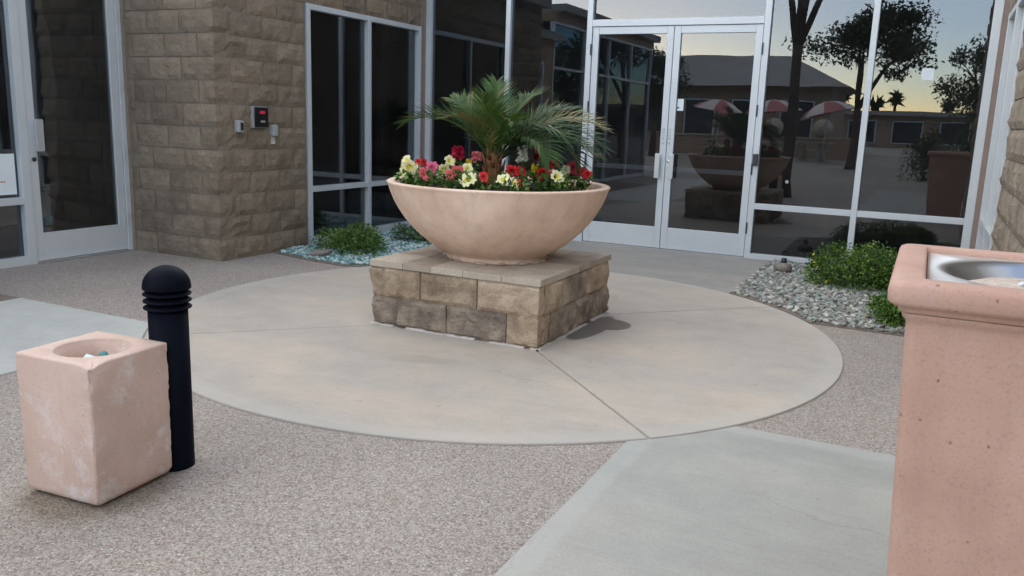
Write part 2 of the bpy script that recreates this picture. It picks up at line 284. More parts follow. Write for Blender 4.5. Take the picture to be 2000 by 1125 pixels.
# ------------------------------------------------------------------ mesh helpers
class MB:
    def __init__(s): s.v = []; s.f = []; s.mi = []; s.sm = []
    def add(s, vs, fs, mi=0, smooth=False):
        o = len(s.v); s.v += [tuple(p) for p in vs]
        for f in fs: s.f.append([i+o for i in f]); s.mi.append(mi); s.sm.append(smooth)
        return s
    def box(s, x0, y0, z0, x1, y1, z1, bev=0.0, mi=0):
        if x0 > x1: x0, x1 = x1, x0
        if y0 > y1: y0, y1 = y1, y0
        if z0 > z1: z0, z1 = z1, z0
        if not bev:
            v = [(x0,y0,z0),(x1,y0,z0),(x1,y1,z0),(x0,y1,z0),(x0,y0,z1),(x1,y0,z1),(x1,y1,z1),(x0,y1,z1)]
            return s.add(v, [(3,2,1,0),(4,5,6,7),(0,1,5,4),(1,2,6,5),(2,3,7,6),(3,0,4,7)], mi)
        bm = bmesh.new(); bmesh.ops.create_cube(bm, size=1)
        for q in bm.verts: q.co = Vector(((x0+x1)/2+q.co.x*(x1-x0), (y0+y1)/2+q.co.y*(y1-y0), (z0+z1)/2+q.co.z*(z1-z0)))
        bmesh.ops.bevel(bm, geom=bm.edges[:], offset=bev, segments=2, affect='EDGES', profile=0.6)
        bm.verts.index_update(); s.add([q.co for q in bm.verts], [[q.index for q in f.verts] for f in bm.faces], mi); bm.free(); return s
    def loops(s, loops, mi=0, smooth=True, cap0=False, cap1=False, closed=True):
        n = len(loops[0]); vs = [p for l in loops for p in l]; fs = []
        for i in range(len(loops)-1):
            for j in range(n if closed else n-1):
                k = (j+1) % n; fs.append((i*n+j, i*n+k, (i+1)*n+k, (i+1)*n+j))
        if cap0: fs.append(tuple(range(n-1, -1, -1)))
        if cap1: b_ = (len(loops)-1)*n; fs.append(tuple(range(b_, b_+n)))
        return s.add(vs, fs, mi, smooth)
    def lathe(s, c, prof, n=48, mi=0, smooth=True, cap0=False, cap1=False):
        return s.loops([[(c[0]+r*math.cos(2*math.pi*j/n), c[1]+r*math.sin(2*math.pi*j/n), c[2]+z) for j in range(n)] for r, z in prof], mi, smooth, cap0, cap1)
    def tube(s, pts, rad, n=8, mi=0, cap=True):
        pts = [Vector(p) for p in pts]; ls = []
        for i, p in enumerate(pts):
            d = (pts[min(i+1, len(pts)-1)]-pts[max(i-1, 0)]).normalized()
            a = d.orthogonal().normalized() if i == 0 else (prev - d*prev.dot(d)).normalized()
            prev = a; b_ = d.cross(a); r = rad[i] if hasattr(rad, '__len__') else rad
            ls.append([p+a*(r*math.cos(2*math.pi*j/n))+b_*(r*math.sin(2*math.pi*j/n)) for j in range(n)])
        return s.loops(ls, mi, True, cap, cap)
    def prism(s, poly, z0, z1, mi=0, bev=0.0):
        n = len(poly)
        if bev:
            # chamfered upper edge: inset copy of the outline
            ins = []
            for i in range(n):
                p0, p1, p2 = Vector(poly[i-1]), Vector(poly[i]), Vector(poly[(i+1) % n])
                d1 = (p1-p0).normalized(); d2 = (p2-p1).normalized(); nn = Vector((-d1.y-d2.y, d1.x+d2.x))
                nn = nn.normalized()/max(0.3, math.sqrt(max(0.05, (1+d1.dot(d2))/2))); ins.append(p1+nn*bev)
            return s.loops([[(p[0], p[1], z0) for p in poly], [(p[0], p[1], z1-bev) for p in poly], [(p[0], p[1], z1) for p in ins]], mi, False, True, True)
        return s.loops([[(p[0], p[1], z0) for p in poly], [(p[0], p[1], z1) for p in poly]], mi, False, True, True)
    def mesh(s, name, mats, org=(0, 0, 0)):
        me = bpy.data.meshes.new(name); o = Vector(org)
        me.from_pydata([Vector(p)-o for p in s.v], [], s.f)
        for k in (mats if isinstance(mats, (list, tuple)) else [mats]): me.materials.append(MATS[k] if isinstance(k, str) else k)
        me.polygons.foreach_set('material_index', s.mi); me.polygons.foreach_set('use_smooth', s.sm); me.update(); return me
ORG = {}
def tag(o, label=None, cat=None, group=None, kind=None):
    if label: o['label'] = label
    if cat: o['category'] = cat
    if group: o['group'] = group
    if kind: o['kind'] = kind
    return o
def thing(name, loc, label, cat, group=None):
    o = bpy.data.objects.new(name, None); o.location = loc; o.empty_display_size = 0.1; COL.objects.link(o); ORG[o.name] = Vector(loc)
    return tag(o, label, cat, group)
def part(name, mb, mats, parent=None, loc=None):
    org = ORG[parent.name] if parent else Vector(loc or (0, 0, 0))
    o = bpy.data.objects.new(name, mb.mesh(name, mats, org)); COL.objects.link(o); ORG[o.name] = org
    if parent: o.parent = parent
    else: o.location = org
    return o
def pbox(name, parent, mats, x0, y0, z0, x1, y1, z1, bev=0.0): return part(name, MB().box(x0, y0, z0, x1, y1, z1, bev), mats, parent)
def struct(name, mb, mats): return tag(part(name, mb, mats), kind='structure')

# ------------------------------------------------------------------ ground and paving
Yd, Xc, Xa, Yb, Xe = 3.793, -2.219, -3.385, 0.355, 4.015
struct('ground', MB().add([(-400,-400,-0.03),(400,-400,-0.03),(400,400,-0.03),(-400,400,-0.03)], [(0,1,2,3)]), 'ground_far')
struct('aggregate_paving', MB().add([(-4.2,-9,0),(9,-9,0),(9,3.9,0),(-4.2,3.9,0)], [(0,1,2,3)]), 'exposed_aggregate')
disc = struct('concrete_circle', MB().lathe((CX, CY, 0), [(CR+0.006, 0.001), (0.3, 0.002)], 128), 'joint_dirt')
def wedge(a0, a1, gap=0.008):
    # one quadrant of the circle, cut by the diagonal joints
    am = (a0+a1)/2; n = 40; pts = []
    off = Vector((math.cos(am), math.sin(am)))*(gap*math.sqrt(2)/1.0)
    for i in range(n+1):
        a = a0+(a1-a0)*i/n; pts.append((CX+CR*math.cos(a), CY+CR*math.sin(a)))
    pts = [(p[0]+0, p[1]+0) for p in pts]
    ri = 0.45
    inner = [(CX+ri*math.cos(a1), CY+ri*math.sin(a1)), (CX+ri*math.cos(a0), CY+ri*math.sin(a0))]
    poly = pts+inner
    out_ = []
    for p in poly:
        v = Vector((p[0]-CX, p[1]-CY)); ang = math.atan2(v.y, v.x)
        # pull points lying on a joint line inwards along the joint normal
        q = Vector(p)
        for aj, sg in ((a0, 1), (a1, -1)):
            nrm = Vector((-math.sin(aj), math.cos(aj)))*sg
            d = v.dot(nrm)
            if d < gap: q = q+nrm*(gap-d)
        out_.append((q.x, q.y))
    return out_
for k, a in enumerate((-135, -45, 45, 135)):
    part('slab', MB().prism(wedge(R(a), R(a+90)), 0.0, 0.010, bev=0.004), 'disc_concrete', disc)
def outside_circle(pts, r=CR+0.009):   # polygon outline helper: arc points on the circle between two angles
    return pts
def arc(a0, a1, n=24, r=CR+0.010): return [(CX+r*math.cos(a0+(a1-a0)*i/n), CY+r*math.sin(a0+(a1-a0)*i/n)) for i in range(n+1)]
def ang(x=None, y=None, side=1, r=CR+0.010):
    if x is not None: c = (x-CX)/r; return math.acos(c)*side
    s_ = (y-CY)/r; a = math.asin(s_); return a if side > 0 else math.pi-a
# front right walk: x > 2.475, y < -1.47
a_lo, a_hi = -math.acos((2.475-CX)/(CR+0.01)), math.asin((-1.47-CY)/(CR+0.01))
poly = [(2.475, -9), (8.9, -9), (8.9, -1.47)]+arc(a_hi, a_lo)
rp = struct('concrete_walk', MB().prism([(2.475, -5.2), (8.9, -5.2), (8.9, -1.47)]+arc(a_hi, a_lo), 0, 0.009, bev=0.004), 'path_concrete')
struct('concrete_walk', MB().prism([(2.475, -9), (8.9, -9), (8.9, -5.21), (2.475, -5.21)], 0, 0.009, bev=0.004), 'path_concrete')
b_hi = math.pi-math.asin((-1.585-CY)/(CR+0.01)); b_lo = 2*math.pi-math.acos((-0.62-CX)/(CR+0.01))
struct('concrete_walk', MB().prism(arc(b_lo, b_hi)[::1]+[(-2.2, -1.585), (-2.2, -9), (-0.62, -9)], 0, 0.009, bev=0.004), 'walk_concrete')
c_r = math.acos((2.15-CX)/(CR+0.01)); c_l = math.acos((-0.30-CX)/(CR+0.01))
struct('door_landing', MB().prism([(2.15, Yd-0.02), (-0.30, Yd-0.02)]+arc(c_l, c_r), 0, 0.009, bev=0.004), 'landing_concrete')
# planting beds
d_r = math.asin((0.97-CY)/(CR+0.01))
struct('planting_bed', MB().prism([(2.156, Yd-0.03)]+arc(c_r, d_r)[:]+[(3.99, 0.92), (3.99, Yd-0.03)], 0.0, 0.012), 'bed_soil')
e_l = math.acos((-0.62-CX)/(CR+0.01))
struct('planting_bed', MB().prism([(-0.306, Yd-0.03), (-2.18, Yd-0.03), (-2.2, 1.02), (-1.7, 0.89), (-1.2, 0.82), (-0.97, 0.93)]+arc(math.pi-math.asin((0.93-CY)/(CR+.01)), c_l)[1:], 0.0, 0.012), 'bed_soil')
struct('planting_bed', MB().prism([(-2.205, -1.585), (-4.1, -1.7), (-4.1, -6), (-2.205, -6)], 0.0, 0.010), 'bed_soil')

# ------------------------------------------------------------------ pebbles
def pebble_proto(k, jag):
    bm = bmesh.new(); bmesh.ops.create_icosphere(bm, subdivisions=1, radius=1)
    for q in bm.verts: q.co *= 1+jag*noise.noise(q.co*1.7+Vector((k*7.1, 3, 1)))
    bm.verts.index_update(); v = np.array([q.co[:] for q in bm.verts]); f = [[q.index for q in x.verts] for x in bm.faces]; bm.free(); return v, f
PP = [pebble_proto(k, 0.55) for k in range(8)]
def inside(poly, x, y):
    c = False; n = len(poly)
    for i in range(n):
        x1, y1 = poly[i]; x2, y2 = poly[i-1]
        if (y1 > y) != (y2 > y) and x < (x2-x1)*(y-y1)/(y2-y1)+x1: c = not c
    return c
def pebbles(name, poly, step, size, mats, label, flat=0.6, smooth=True, layers=1, weights=None):
    vs, fs, mi = [], [], []; off = 0
    xs = [p[0] for p in poly]; ys = [p[1] for p in poly]
    for L_ in range(layers):
        y = min(ys)
        while y < max(ys):
            x = min(xs)
            while x < max(xs):
                px = x+random.uniform(-.6, .6)*step; py = y+random.uniform(-.6, .6)*step
                if inside(poly, px, py):
                    v, f = random.choice(PP); s_ = size*random.uniform(0.55, 1.35)
                    sc = np.array([s_*random.uniform(.8, 1.35), s_*random.uniform(.7, 1.1), s_*flat*random.uniform(.7, 1.2)])
                    Mx = np.array(Matrix.Rotation(random.uniform(0, 6.3), 3, 'Z') @ Matrix.Rotation(random.uniform(-.5, .5), 3, 'X'))
                    q = (v*sc)@Mx.T+np.array([px, py, 0.012+s_*0.30+L_*size*0.7+random.uniform(0, .3)*s_])
                    vs.append(q); fs += [[i+off for i in ff] for ff in f]; k = random.choices(range(len(mats)), weights)[0]; mi += [k]*len(f); off += len(v)
                x += step
            y += step
    me = bpy.data.meshes.new(name); me.from_pydata(np.concatenate(vs).tolist(), [], fs)
    for k in mats: me.materials.append(k)
    me.polygons.foreach_set('material_index', mi); me.polygons.foreach_set('use_smooth', [smooth]*len(fs)); me.update()
    o = bpy.data.objects.new(name, me); COL.objects.link(o); return tag(o, label, name.replace('_', ' '), kind='stuff')
bedR = [(2.18, Yd-0.06)]+arc(c_r, d_r, r=CR+0.04)+[(3.97, 0.95), (3.97, Yd-0.06)]
pebbles('grey_pebbles', bedR, 0.033, 0.0205, PEB, 'grey green river pebbles filling the bed right of the doors', layers=1, smooth=False, weights=[5, 5, 4, 3, 3, 4, 2, 2])
bedL = [(-0.33, Yd-0.06), (-2.16, Yd-0.06), (-2.18, 1.05), (-1.7, 0.93), (-1.2, 0.86), (-0.97, 0.97)]+arc(math.pi-math.asin((0.93-CY)/(CR+.01)), c_l, r=CR+0.05)[1:]
pebbles('glass_pebbles', bedL, 0.030, 0.019, GLS, 'aqua slag glass pebbles below the tall left windows', layers=1, smooth=False, weights=[4, 3, 5, 4, 3, 3])

# ------------------------------------------------------------------ split face block walls
BC = {}
def rough_block(wd, h, dep, kind, var, mat, amp=0.016, res=0.045):
    key = (round(wd, 3), round(h, 3), round(dep, 3), kind, var, mat, amp)
    if key in BC: return BC[key]
    nx = max(2, round(wd/res)); nz = max(2, round(h/res)); ny = max(2, round(dep/res))
    mb = MB(); off = Vector((var*13.7, var*5.1+wd*9, var*2.3))
    def relief(p, ed):
        a = noise.fractal(p*9+off, 1.0, 2.0, 3)+0.7*noise.cell(p*13+off)*0.3+0.5*noise.noise(p*4+off)
        return (0.35+a)*amp if ed > 0 else -0.4*amp+0.35*amp*noise.noise(p*30+off)
    def P(i, j, face):   # front grid
        if face == 'F':
            x, z = wd*i/nx, h*j/nz; ed = min(i, nx-i, j, nz-j)
            if 'R' in kind and i == nx and 0 < j < nz: ed = 1
            return x, z, ed
    front = {}
    for i in range(nx+1):
        for j in range(nz+1):
            x, z, ed = P(i, j, 'F'); p = Vector((x, 0, z)); jx = 0 if i in (0, nx) else noise.noise(p*17+off)*0.012; jz = 0 if j in (0, nz) else noise.noise(p*19+off)*0.01
            d = relief(p, ed)
            if 'R' in kind and i == nx: x += (relief(p, 1 if 0 < j < nz else 0))*0.8
            front[(i, j)] = (x+jx, -d, z+jz)
    idx = {}; vs = []
    def vid(k, co):
        if k not in idx: idx[k] = len(vs); vs.append(co)
        return idx[k]
    fs = []
    for i in range(nx):
        for j in range(nz):
            q = [vid(('f', a, c), front[(a, c)]) for a, c in ((i, j), (i+1, j), (i+1, j+1), (i, j+1))]
            fs.append((q[0], q[1], q[2])) if (i+j+var) % 2 else fs.append((q[0], q[1], q[3])); fs.append((q[0], q[2], q[3])) if (i+j+var) % 2 else fs.append((q[1], q[2], q[3]))
    if 'R' in kind:
        side = {}
        for i in range(ny+1):
            for j in range(nz+1):
                if i == 0: side[(i, j)] = None; continue
                p = Vector((wd, dep*i/ny, h*j/nz)); ed = min(ny-i, j, nz-j)
                side[(i, j)] = (wd+relief(p, ed), p.y+(0 if i == ny else noise.noise(p*17+off)*0.01), p.z+(0 if j in (0, nz) else noise.noise(p*19+off)*0.01))
        sv = lambda a, c: vid(('f', nx, c), front[(nx, c)]) if a == 0 else vid(('s', a, c), side[(a, c)])
        for i in range(ny):
            for j in range(nz):
                q = [sv(a, c) for a, c in ((i, j), (i+1, j), (i+1, j+1), (i, j+1))]; fs.append((q[0], q[1], q[2])); fs.append((q[0], q[2], q[3]))
        back = [(wd-0.01, dep, 0), (wd-0.01, dep, h), (0, dep, 0), (0, dep, h)]
    else: back = [(wd, dep, 0), (wd, dep, h), (0, dep, 0), (0, dep, h)]
    B = [vid(('b', k), c) for k, c in enumerate(back)]
    top = [vid(('f', a, nz), None) for a in range(nx+1)]; bot = [vid(('f', a, 0), None) for a in range(nx+1)]; lef = [vid(('f', 0, c), None) for c in range(nz+1)]
    if 'R' in kind:
        top += [vid(('s', a, nz), None) for a in range(1, ny+1)]; bot += [vid(('s', a, 0), None) for a in range(1, ny+1)]
        fs.append(tuple(top+[B[1], B[3]])); fs.append(tuple((bot+[B[0], B[2]])[::-1]))
    else:
        fs.append(tuple(top+[B[1], B[3]])); fs.append(tuple((bot+[B[0], B[2]])[::-1]))
        fs.append(tuple([vid(('f', nx, c), None) for c in range(nz+1)][::-1]+[B[0], B[1]]))
    fs.append(tuple(lef+[B[3], B[2]]))
    mb.add(vs, fs); BC[key] = mb.mesh('block', mat); return BC[key]
def place(parent, me, loc, rotz, name='block'):
    o = bpy.data.objects.new(name, me); COL.objects.link(o); o.parent = parent; o.location = Vector(loc)-ORG[parent.name]; o.rotation_euler = (0, 0, rotz); return o
H = 0.2042; J = 0.011
def run(total, first):
    o = []; rem = total; k = 0
    o.append(first); rem -= first
    while rem > 0.52: o.append(0.41); rem -= 0.41
    if rem > 0.03: o.append(rem)
    return o
wl = thing('block_wall', (Xc, Yb, 0), 'brown split face block wall corner between the left door and the tall left windows', 'wall')
core = MB()
core.box(Xa+0.06, Yb+0.011, 0, Xc-0.011, Yb+0.26, 3.1); core.box(Xc-0.26, Yb+0.26, 0, Xc-0.011, 1.575, 3.1); core.box(Xc-0.26, 1.575, 2.455, Xc-0.011, Yd-0.02, 3.1)
part('wall_core', core, 'mortar', wl)
for i in range(15):
    z = i*H+0.001; v = i % 4
    cb, cc = ((0.41, 0.2), (0.2, 0.41))[i % 2]
    place(wl, rough_block(cb-J/2, H-J, cc-J/2, 'R', v, 'split_block'), (Xc-cb, Yb, z), 0)
    x = Xc-cb; first = True
    rem = (Xc-Xa-0.055)-cb; segs = [0.41, rem-0.41] if i % 2 == 0 else [0.41, 0.41, rem-0.82]
    for s_ in segs:
        if s_ < 0.05: continue
        place(wl, rough_block(s_-J, H-J, 0.10, 'F', random.randrange(5), 'split_block', 0.010), (x-s_, Yb, z), 0); x -= s_
    y = Yb+cc; end = 1.575 if i < 12 else Yd-0.05
    segs = run(end-y, 0.41 if i % 2 == 0 else 0.40)
    for s_ in segs:
        place(wl, rough_block(s_-J, H-J, 0.10, 'F', random.randrange(5), 'split_block'), (Xc, y, z), R(90)); y += s_
wr = thing('block_wall', (Xe, 1.0, 0), 'brown split face block wall, coloured as if brightly lit, at the right picture edge beside the narrow side window', 'wall')
core = MB().box(Xe+0.014, -0.4, 0, Xe+0.26, 1.90, 4.4).box(Xe+0.014, 1.90, 2.455, Xe+0.26, Yd-0.02, 4.4)
part('wall_core', core, 'mortar', wr)
for i in range(15):
    z = i*H+0.001; y = 1.895 if i < 12 else Yd-0.05
    segs = run(y-(-0.36), 0.41 if i % 2 else 0.22)
    for s_ in segs:
        place(wr, rough_block(s_-J, H-J, 0.10, 'F', random.randrange(5), 'split_block_lit'), (Xe, y, z), R(-90)); y -= s_

# ------------------------------------------------------------------ storefront: entrance doors and glass
FWD = 0.058
def hbar(parent, name, x0, x1, z0, z1, y0=Yd-0.045, y1=Yd+0.06): return pbox(name, parent, 'aluminium', x0, y0, z0, x1, y1, z1, 0.004)
sf = thing('entrance_storefront', (0.93, Yd, 0), 'white framed entrance storefront with double glass doors behind the flower bowl', 'storefront')
Xm1, Xm2, Xjl, Xjr, Xm3, Xm4 = -2.14, -1.053, 0.0, 1.859, 2.904, 3.925; TOP = 3.05
for x, wd in ((Xm1, 0.07), (Xm2, FWD), (Xjl-0.034, 0.064), (Xjr+0.034, 0.064), (Xm3, FWD), (Xm4, 0.075)):
    hbar(sf, 'mullion', x-wd/2, x+wd/2, 0.0, TOP)
def pane(parent, x0, x1, z0, z1, y=Yd): return pbox('pane', parent, 'tinted_glass', x0, y+0.004, z0, x1, y+0.010, z1)
def bay(x0, x1, zs=0.565):
    hbar(sf, 'sill_frame', x0, x1, 0.0, 0.062); hbar(sf, 'transom_bar', x0, x1, zs-0.03, zs+0.03); hbar(sf, 'head_frame', x0, x1, TOP-0.06, TOP)
    pane(sf, x0, x1, 0.062, zs-0.03); pane(sf, x0, x1, zs+0.03, TOP-0.06)
bay(Xm1+0.035, Xm2-FWD/2); bay(Xm2+FWD/2, Xjl-0.066); bay(Xjr+0.066, Xm3-FWD/2); bay(Xm3+FWD/2, Xm4-0.0375)
hbar(sf, 'door_head', Xjl-0.002, Xjr+0.002, 2.417, 2.49); pane(sf, Xjl-0.002, Xjr+0.002, 2.49, TOP-0.06); hbar(sf, 'head_frame', Xjl-0.002, Xjr+0.002, TOP-0.06, TOP)
pbox('threshold', sf, 'stainless', Xjl, Yd-0.05, 0.009, Xjr, Yd+0.06, 0.016)
for zc in (2.17, 1.55, 0.95, 0.33):
    for x in (Xjl-0.006, Xjr+0.006): pbox('hinge', sf, 'dark_metal', x-0.008, Yd-0.055, zc-0.06, x+0.008, Yd-0.046, zc+0.06, 0.002)
pbox('lock_box', sf, 'dark_metal', Xjr+0.012, Yd-0.085, 0.99, Xjr+0.062, Yd-0.046, 1.11, 0.004)
mid = (Xjl+Xjr)/2
def leaf(x0, x1, hinge_side, label):
    d = bpy.data.objects.new('door', None); COL.objects.link(d); d.parent = sf; ORG[d.name] = ORG[sf.name]; d['label'] = label
    y0, y1 = Yd-0.032, Yd+0.018
    for nm, a, b_, z0, z1 in (('stile', x0, x0+0.072, 0.02, 2.412), ('stile', x1-0.072, x1, 0.02, 2.412), ('top_rail', x0+0.072, x1-0.072, 2.335, 2.412), ('bottom_rail', x0+0.072, x1-0.072, 0.02, 0.255)):
        pbox(nm, d, 'aluminium', a, y0+(0.002 if 'rail' in nm else 0), z0, b_, y1-(0.002 if 'rail' in nm else 0), z1, 0.004)
    pane(d, x0+0.070, x1-0.070, 0.253, 2.337, Yd-0.012)
    hx = (x1-0.075) if hinge_side < 0 else (x0+0.075)
    hm = MB().box(hx-0.027, Yd-0.092, 0.80, hx+0.027, Yd-0.080, 1.065, 0.004)
    hm.tube([(hx, Yd-0.084, 0.86), (hx, Yd-0.03, 0.86)], 0.010); hm.tube([(hx, Yd-0.084, 1.0), (hx, Yd-0.03, 1.0)], 0.010)
    part('pull_handle', hm, 'steel_handle', d)
    pbox('push_bar', d, 'aluminium', x0+0.06, Yd+0.06, 0.87, x1-0.06, Yd+0.10, 0.92, 0.006)
    return d
dl = leaf(Xjl+0.004, mid-0.003, -1, 'left leaf of the glass double door'); dr = leaf(mid+0.003, Xjr-0.004, 1, 'right leaf of the glass double door with a white sticker')
part('lock_cylinder', MB().tube([(mid+0.036, Yd-0.045, 0.985), (mid+0.036, Yd-0.030, 0.985)], 0.016, 16), 'stainless', dr)
for d, xs in ((dl, mid-0.045), (dr, mid+0.025)):   # worn, unreadable black lettering on the meeting stiles
    mb = MB()
    for row, zz in enumerate((1.315, 1.283, 1.25, 1.22, 1.17)):
        for k in range(2 if row < 4 else 2):
            w_ = random.uniform(0.008, 0.013); xk = xs-0.012+k*0.016+random.uniform(-.002, .002)
            for q in range(3): mb.box(xk+random.uniform(0, .004), Yd-0.0335, zz+q*0.007, xk+w_*random.uniform(.5, 1), Yd-0.0328, zz+q*0.007+0.004)
    part('lettering', mb, 'dark_ink', d)['kind'] = 'stuff'
st = part('sticker', MB().box(mid+0.082, Yd-0.0105, 1.53, mid+0.150, Yd-0.0095, 1.655), 'white_paper', dr)
part('sticker_print', MB().box(mid+0.078, Yd-0.0112, 1.552, mid+0.104, Yd-0.0104, 1.572), 'teal_ink', dr)
part('sticker', MB().box(3.36, Yd+0.001, 1.875, 3.465, Yd+0.003, 1.985), 'white_paper', sf)
part('ring_mark', MB().loops([[(2.224+r_*math.cos(a*.3927), Yd+0.002, 0.838+r_*math.sin(a*.3927)) for a in range(16)] for r_ in (0.015, 0.008)], 0, False), 'white_paper', sf)

# ------------------------------------------------------------------ left windows (facing the courtyard from the left wing)
def vwin(name, x, s, y0, y1, mulls, ztop, zsill, label, cat='window', frame=0.055, base=0.0):
    # window in a plane of constant x, s = +1 faces +X
    t_ = thing(name, (x, (y0+y1)/2, 0), label, cat); a, b_ = x-s*0.085, x+s*0.012
    bx = lambda nm, ya, yb, z0, z1, da=0: pbox(nm, t_, 'aluminium', a, ya, z0, b_-s*da, yb, z1, 0.004)
    bx('jamb', y0, y0+frame, base, ztop); bx('jamb', y1-frame, y1, base, ztop)
    ed = [y0]+list(mulls)+[y1]
    for mm in mulls: bx('mullion', mm-frame/2, mm+frame/2, base, ztop)
    for i in range(len(ed)-1):
        ya = ed[i]+(frame if i == 0 else frame/2); yb = ed[i+1]-(frame if i == len(ed)-2 else frame/2)
        bx('head_frame', ya, yb, ztop-frame, ztop, 0.003); bx('sill_frame', ya, yb, base, base+0.075, 0.003); bx('transom_bar', ya, yb, zsill-0.028, zsill+0.028, 0.003)
        for z0, z1 in ((base+0.075, zsill-0.028), (zsill+0.028, ztop-frame)):
            pbox('pane', t_, 'tinted_glass', x-s*0.050, ya-0.002, z0-0.002, x-s*0.044, yb+0.002, z1+0.002)
    return t_
vwin('tall_window', Xc, 1, 1.585, 3.70, [2.644], 2.448, 0.592, 'pair of tall dark windows in grey frames set into the left block wall', base=0.01)
pbox('caulk_strip', wl, 'pink_caulk', Xc-0.08, 3.70, 0, Xc+0.004, Yd-0.048, 3.3)
vwin('side_window', Xe, -1, 1.905, 3.64, [2.75], 2.448, 0.60, 'narrow looking window in the right wall beside the pink receptacle', base=0.01)
pbox('caulk_strip', wr, 'pink_caulk', Xe+0.08, 3.64, 0, Xe-0.004, Yd-0.048, 3.3)

pbox('caulk_strip', wr, 'pink_caulk', Xm4+0.038, Yd-0.04, 0, Xe+0.09, Yd+0.05, 3.3); pbox('caulk_strip', wl, 'pink_caulk', Xc-0.09, Yd-0.04, 0, Xm1-0.036, Yd+0.05, 3.3); pbox('caulk_strip', wl, 'mortar', Xa+0.018, 0.338, 0, Xa+0.058, 0.40, 3.3)
# ------------------------------------------------------------------ left door storefront (plane x = Xa, facing +X)
ls = thing('side_entrance', (Xa, -0.3, 0), 'grey framed glass door and sidelight at the left picture edge', 'storefront')
bx = lambda p, nm, ya, yb, z0, z1, a=Xa-0.09, b_=Xa+0.02, mt='aluminium', bev=0.004: pbox(nm, p, mt, a, ya, z0, b_, yb, z1, bev)
bx(ls, 'jamb', 0.290, 0.355, 0.0, 2.5); bx(ls, 'mullion', -0.730, -0.652, 0.0, 2.5); bx(ls, 'jamb', -2.30, -2.24, 0.0, 2.5)
bx(ls, 'head_frame', -0.652, 0.290, 2.425, 2.5); bx(ls, 'head_frame', -2.24, -0.730, 2.425, 2.5)
bx(ls, 'sill_frame', -2.24, -0.730, 0.0, 0.075); bx(ls, 'transom_bar', -2.24, -0.730, 0.525, 0.585)
for z0, z1 in ((0.075, 0.525), (0.585, 2.425)): bx(ls, 'pane', -2.24, -0.730, z0, z1, Xa-0.045, Xa-0.039, 'tinted_glass', 0)
pbox('threshold', ls, 'stainless', Xa-0.08, -0.652, 0.002, Xa+0.05, 0.29, 0.014)
dA = bpy.data.objects.new('door', None); COL.objects.link(dA); dA.parent = ls; ORG[dA.name] = ORG[ls.name]
ya, yb = -0.648, 0.286
for nm, p, q, z0, z1 in (('stile', ya, ya+0.078, .018, 2.42), ('stile', yb-0.078, yb, .018, 2.42), ('top_rail', ya+.078, yb-.078, 2.34, 2.42), ('bottom_rail', ya+.078, yb-.078, .018, .262)):
    bx(dA, nm, p, q, z0, z1, Xa-0.042+(0.002 if 'rail' in nm else 0), Xa+0.008-(0.002 if 'rail' in nm else 0))
bx(dA, 'pane', ya+.076, yb-.076, .26, 2.342, Xa-0.02, Xa-0.014, 'tinted_glass', 0)
hm = MB().box(Xa+0.055, -0.605, 0.975, Xa+0.068, -0.535, 1.245, 0.004); hm.tube([(Xa+0.06, -.57, 1.04), (Xa, -.57, 1.04)], .011); hm.tube([(Xa+0.06, -.57, 1.18), (Xa, -.57, 1.18)], .011)
hm.box(Xa+0.008, -0.585, 0.975, Xa+0.055, -0.575, 1.245)
part('pull_handle', hm, 'steel_handle', dA)
part('lock_cylinder', MB().tube([(Xa+0.007, -0.607, 0.905), (Xa+0.018, -0.607, 0.905)], 0.018, 16), 'dark_metal', dA)
bx(dA, 'push_bar', ya+.06, yb-.06, 1.06, 1.10, Xa-0.11, Xa-0.07)
for zc in (2.2, 1.56, 0.93, 0.32): bx(ls, 'hinge', 0.278, 0.300, zc-0.055, zc+0.055, Xa+0.020, Xa+0.032, 'aluminium', 0.003)
pp = tag(part('paper_notice', MB().box(Xa-0.037, -1.30, 0.612, Xa-0.035, -0.752, 0.955), 'white_paper', None, (Xa, -1.0, 0.6)), 'white paper notice with a red line taped inside the left sidelight', 'notice')
mb = MB()
for k in range(7): mb.box(Xa-0.0348, -0.985+k*0.021, 0.715+random.uniform(-.002, .002), Xa-0.0342, -0.985+k*0.021+random.uniform(.012, .018), 0.728)
part('red_print', mb, 'red_ink', pp)
part('black_print', MB().box(Xa-0.0348, -1.02, 0.825, Xa-0.0342, -0.955, 0.84), 'dark_ink', pp)

vwin('side_glazing', Xa, 1, -9.2, -2.75, [-7.6, -6.0, -4.4], 3.30, 2.42, 'row of dark glazing along the left wing, mirrored in the left entrance door', base=0.0)
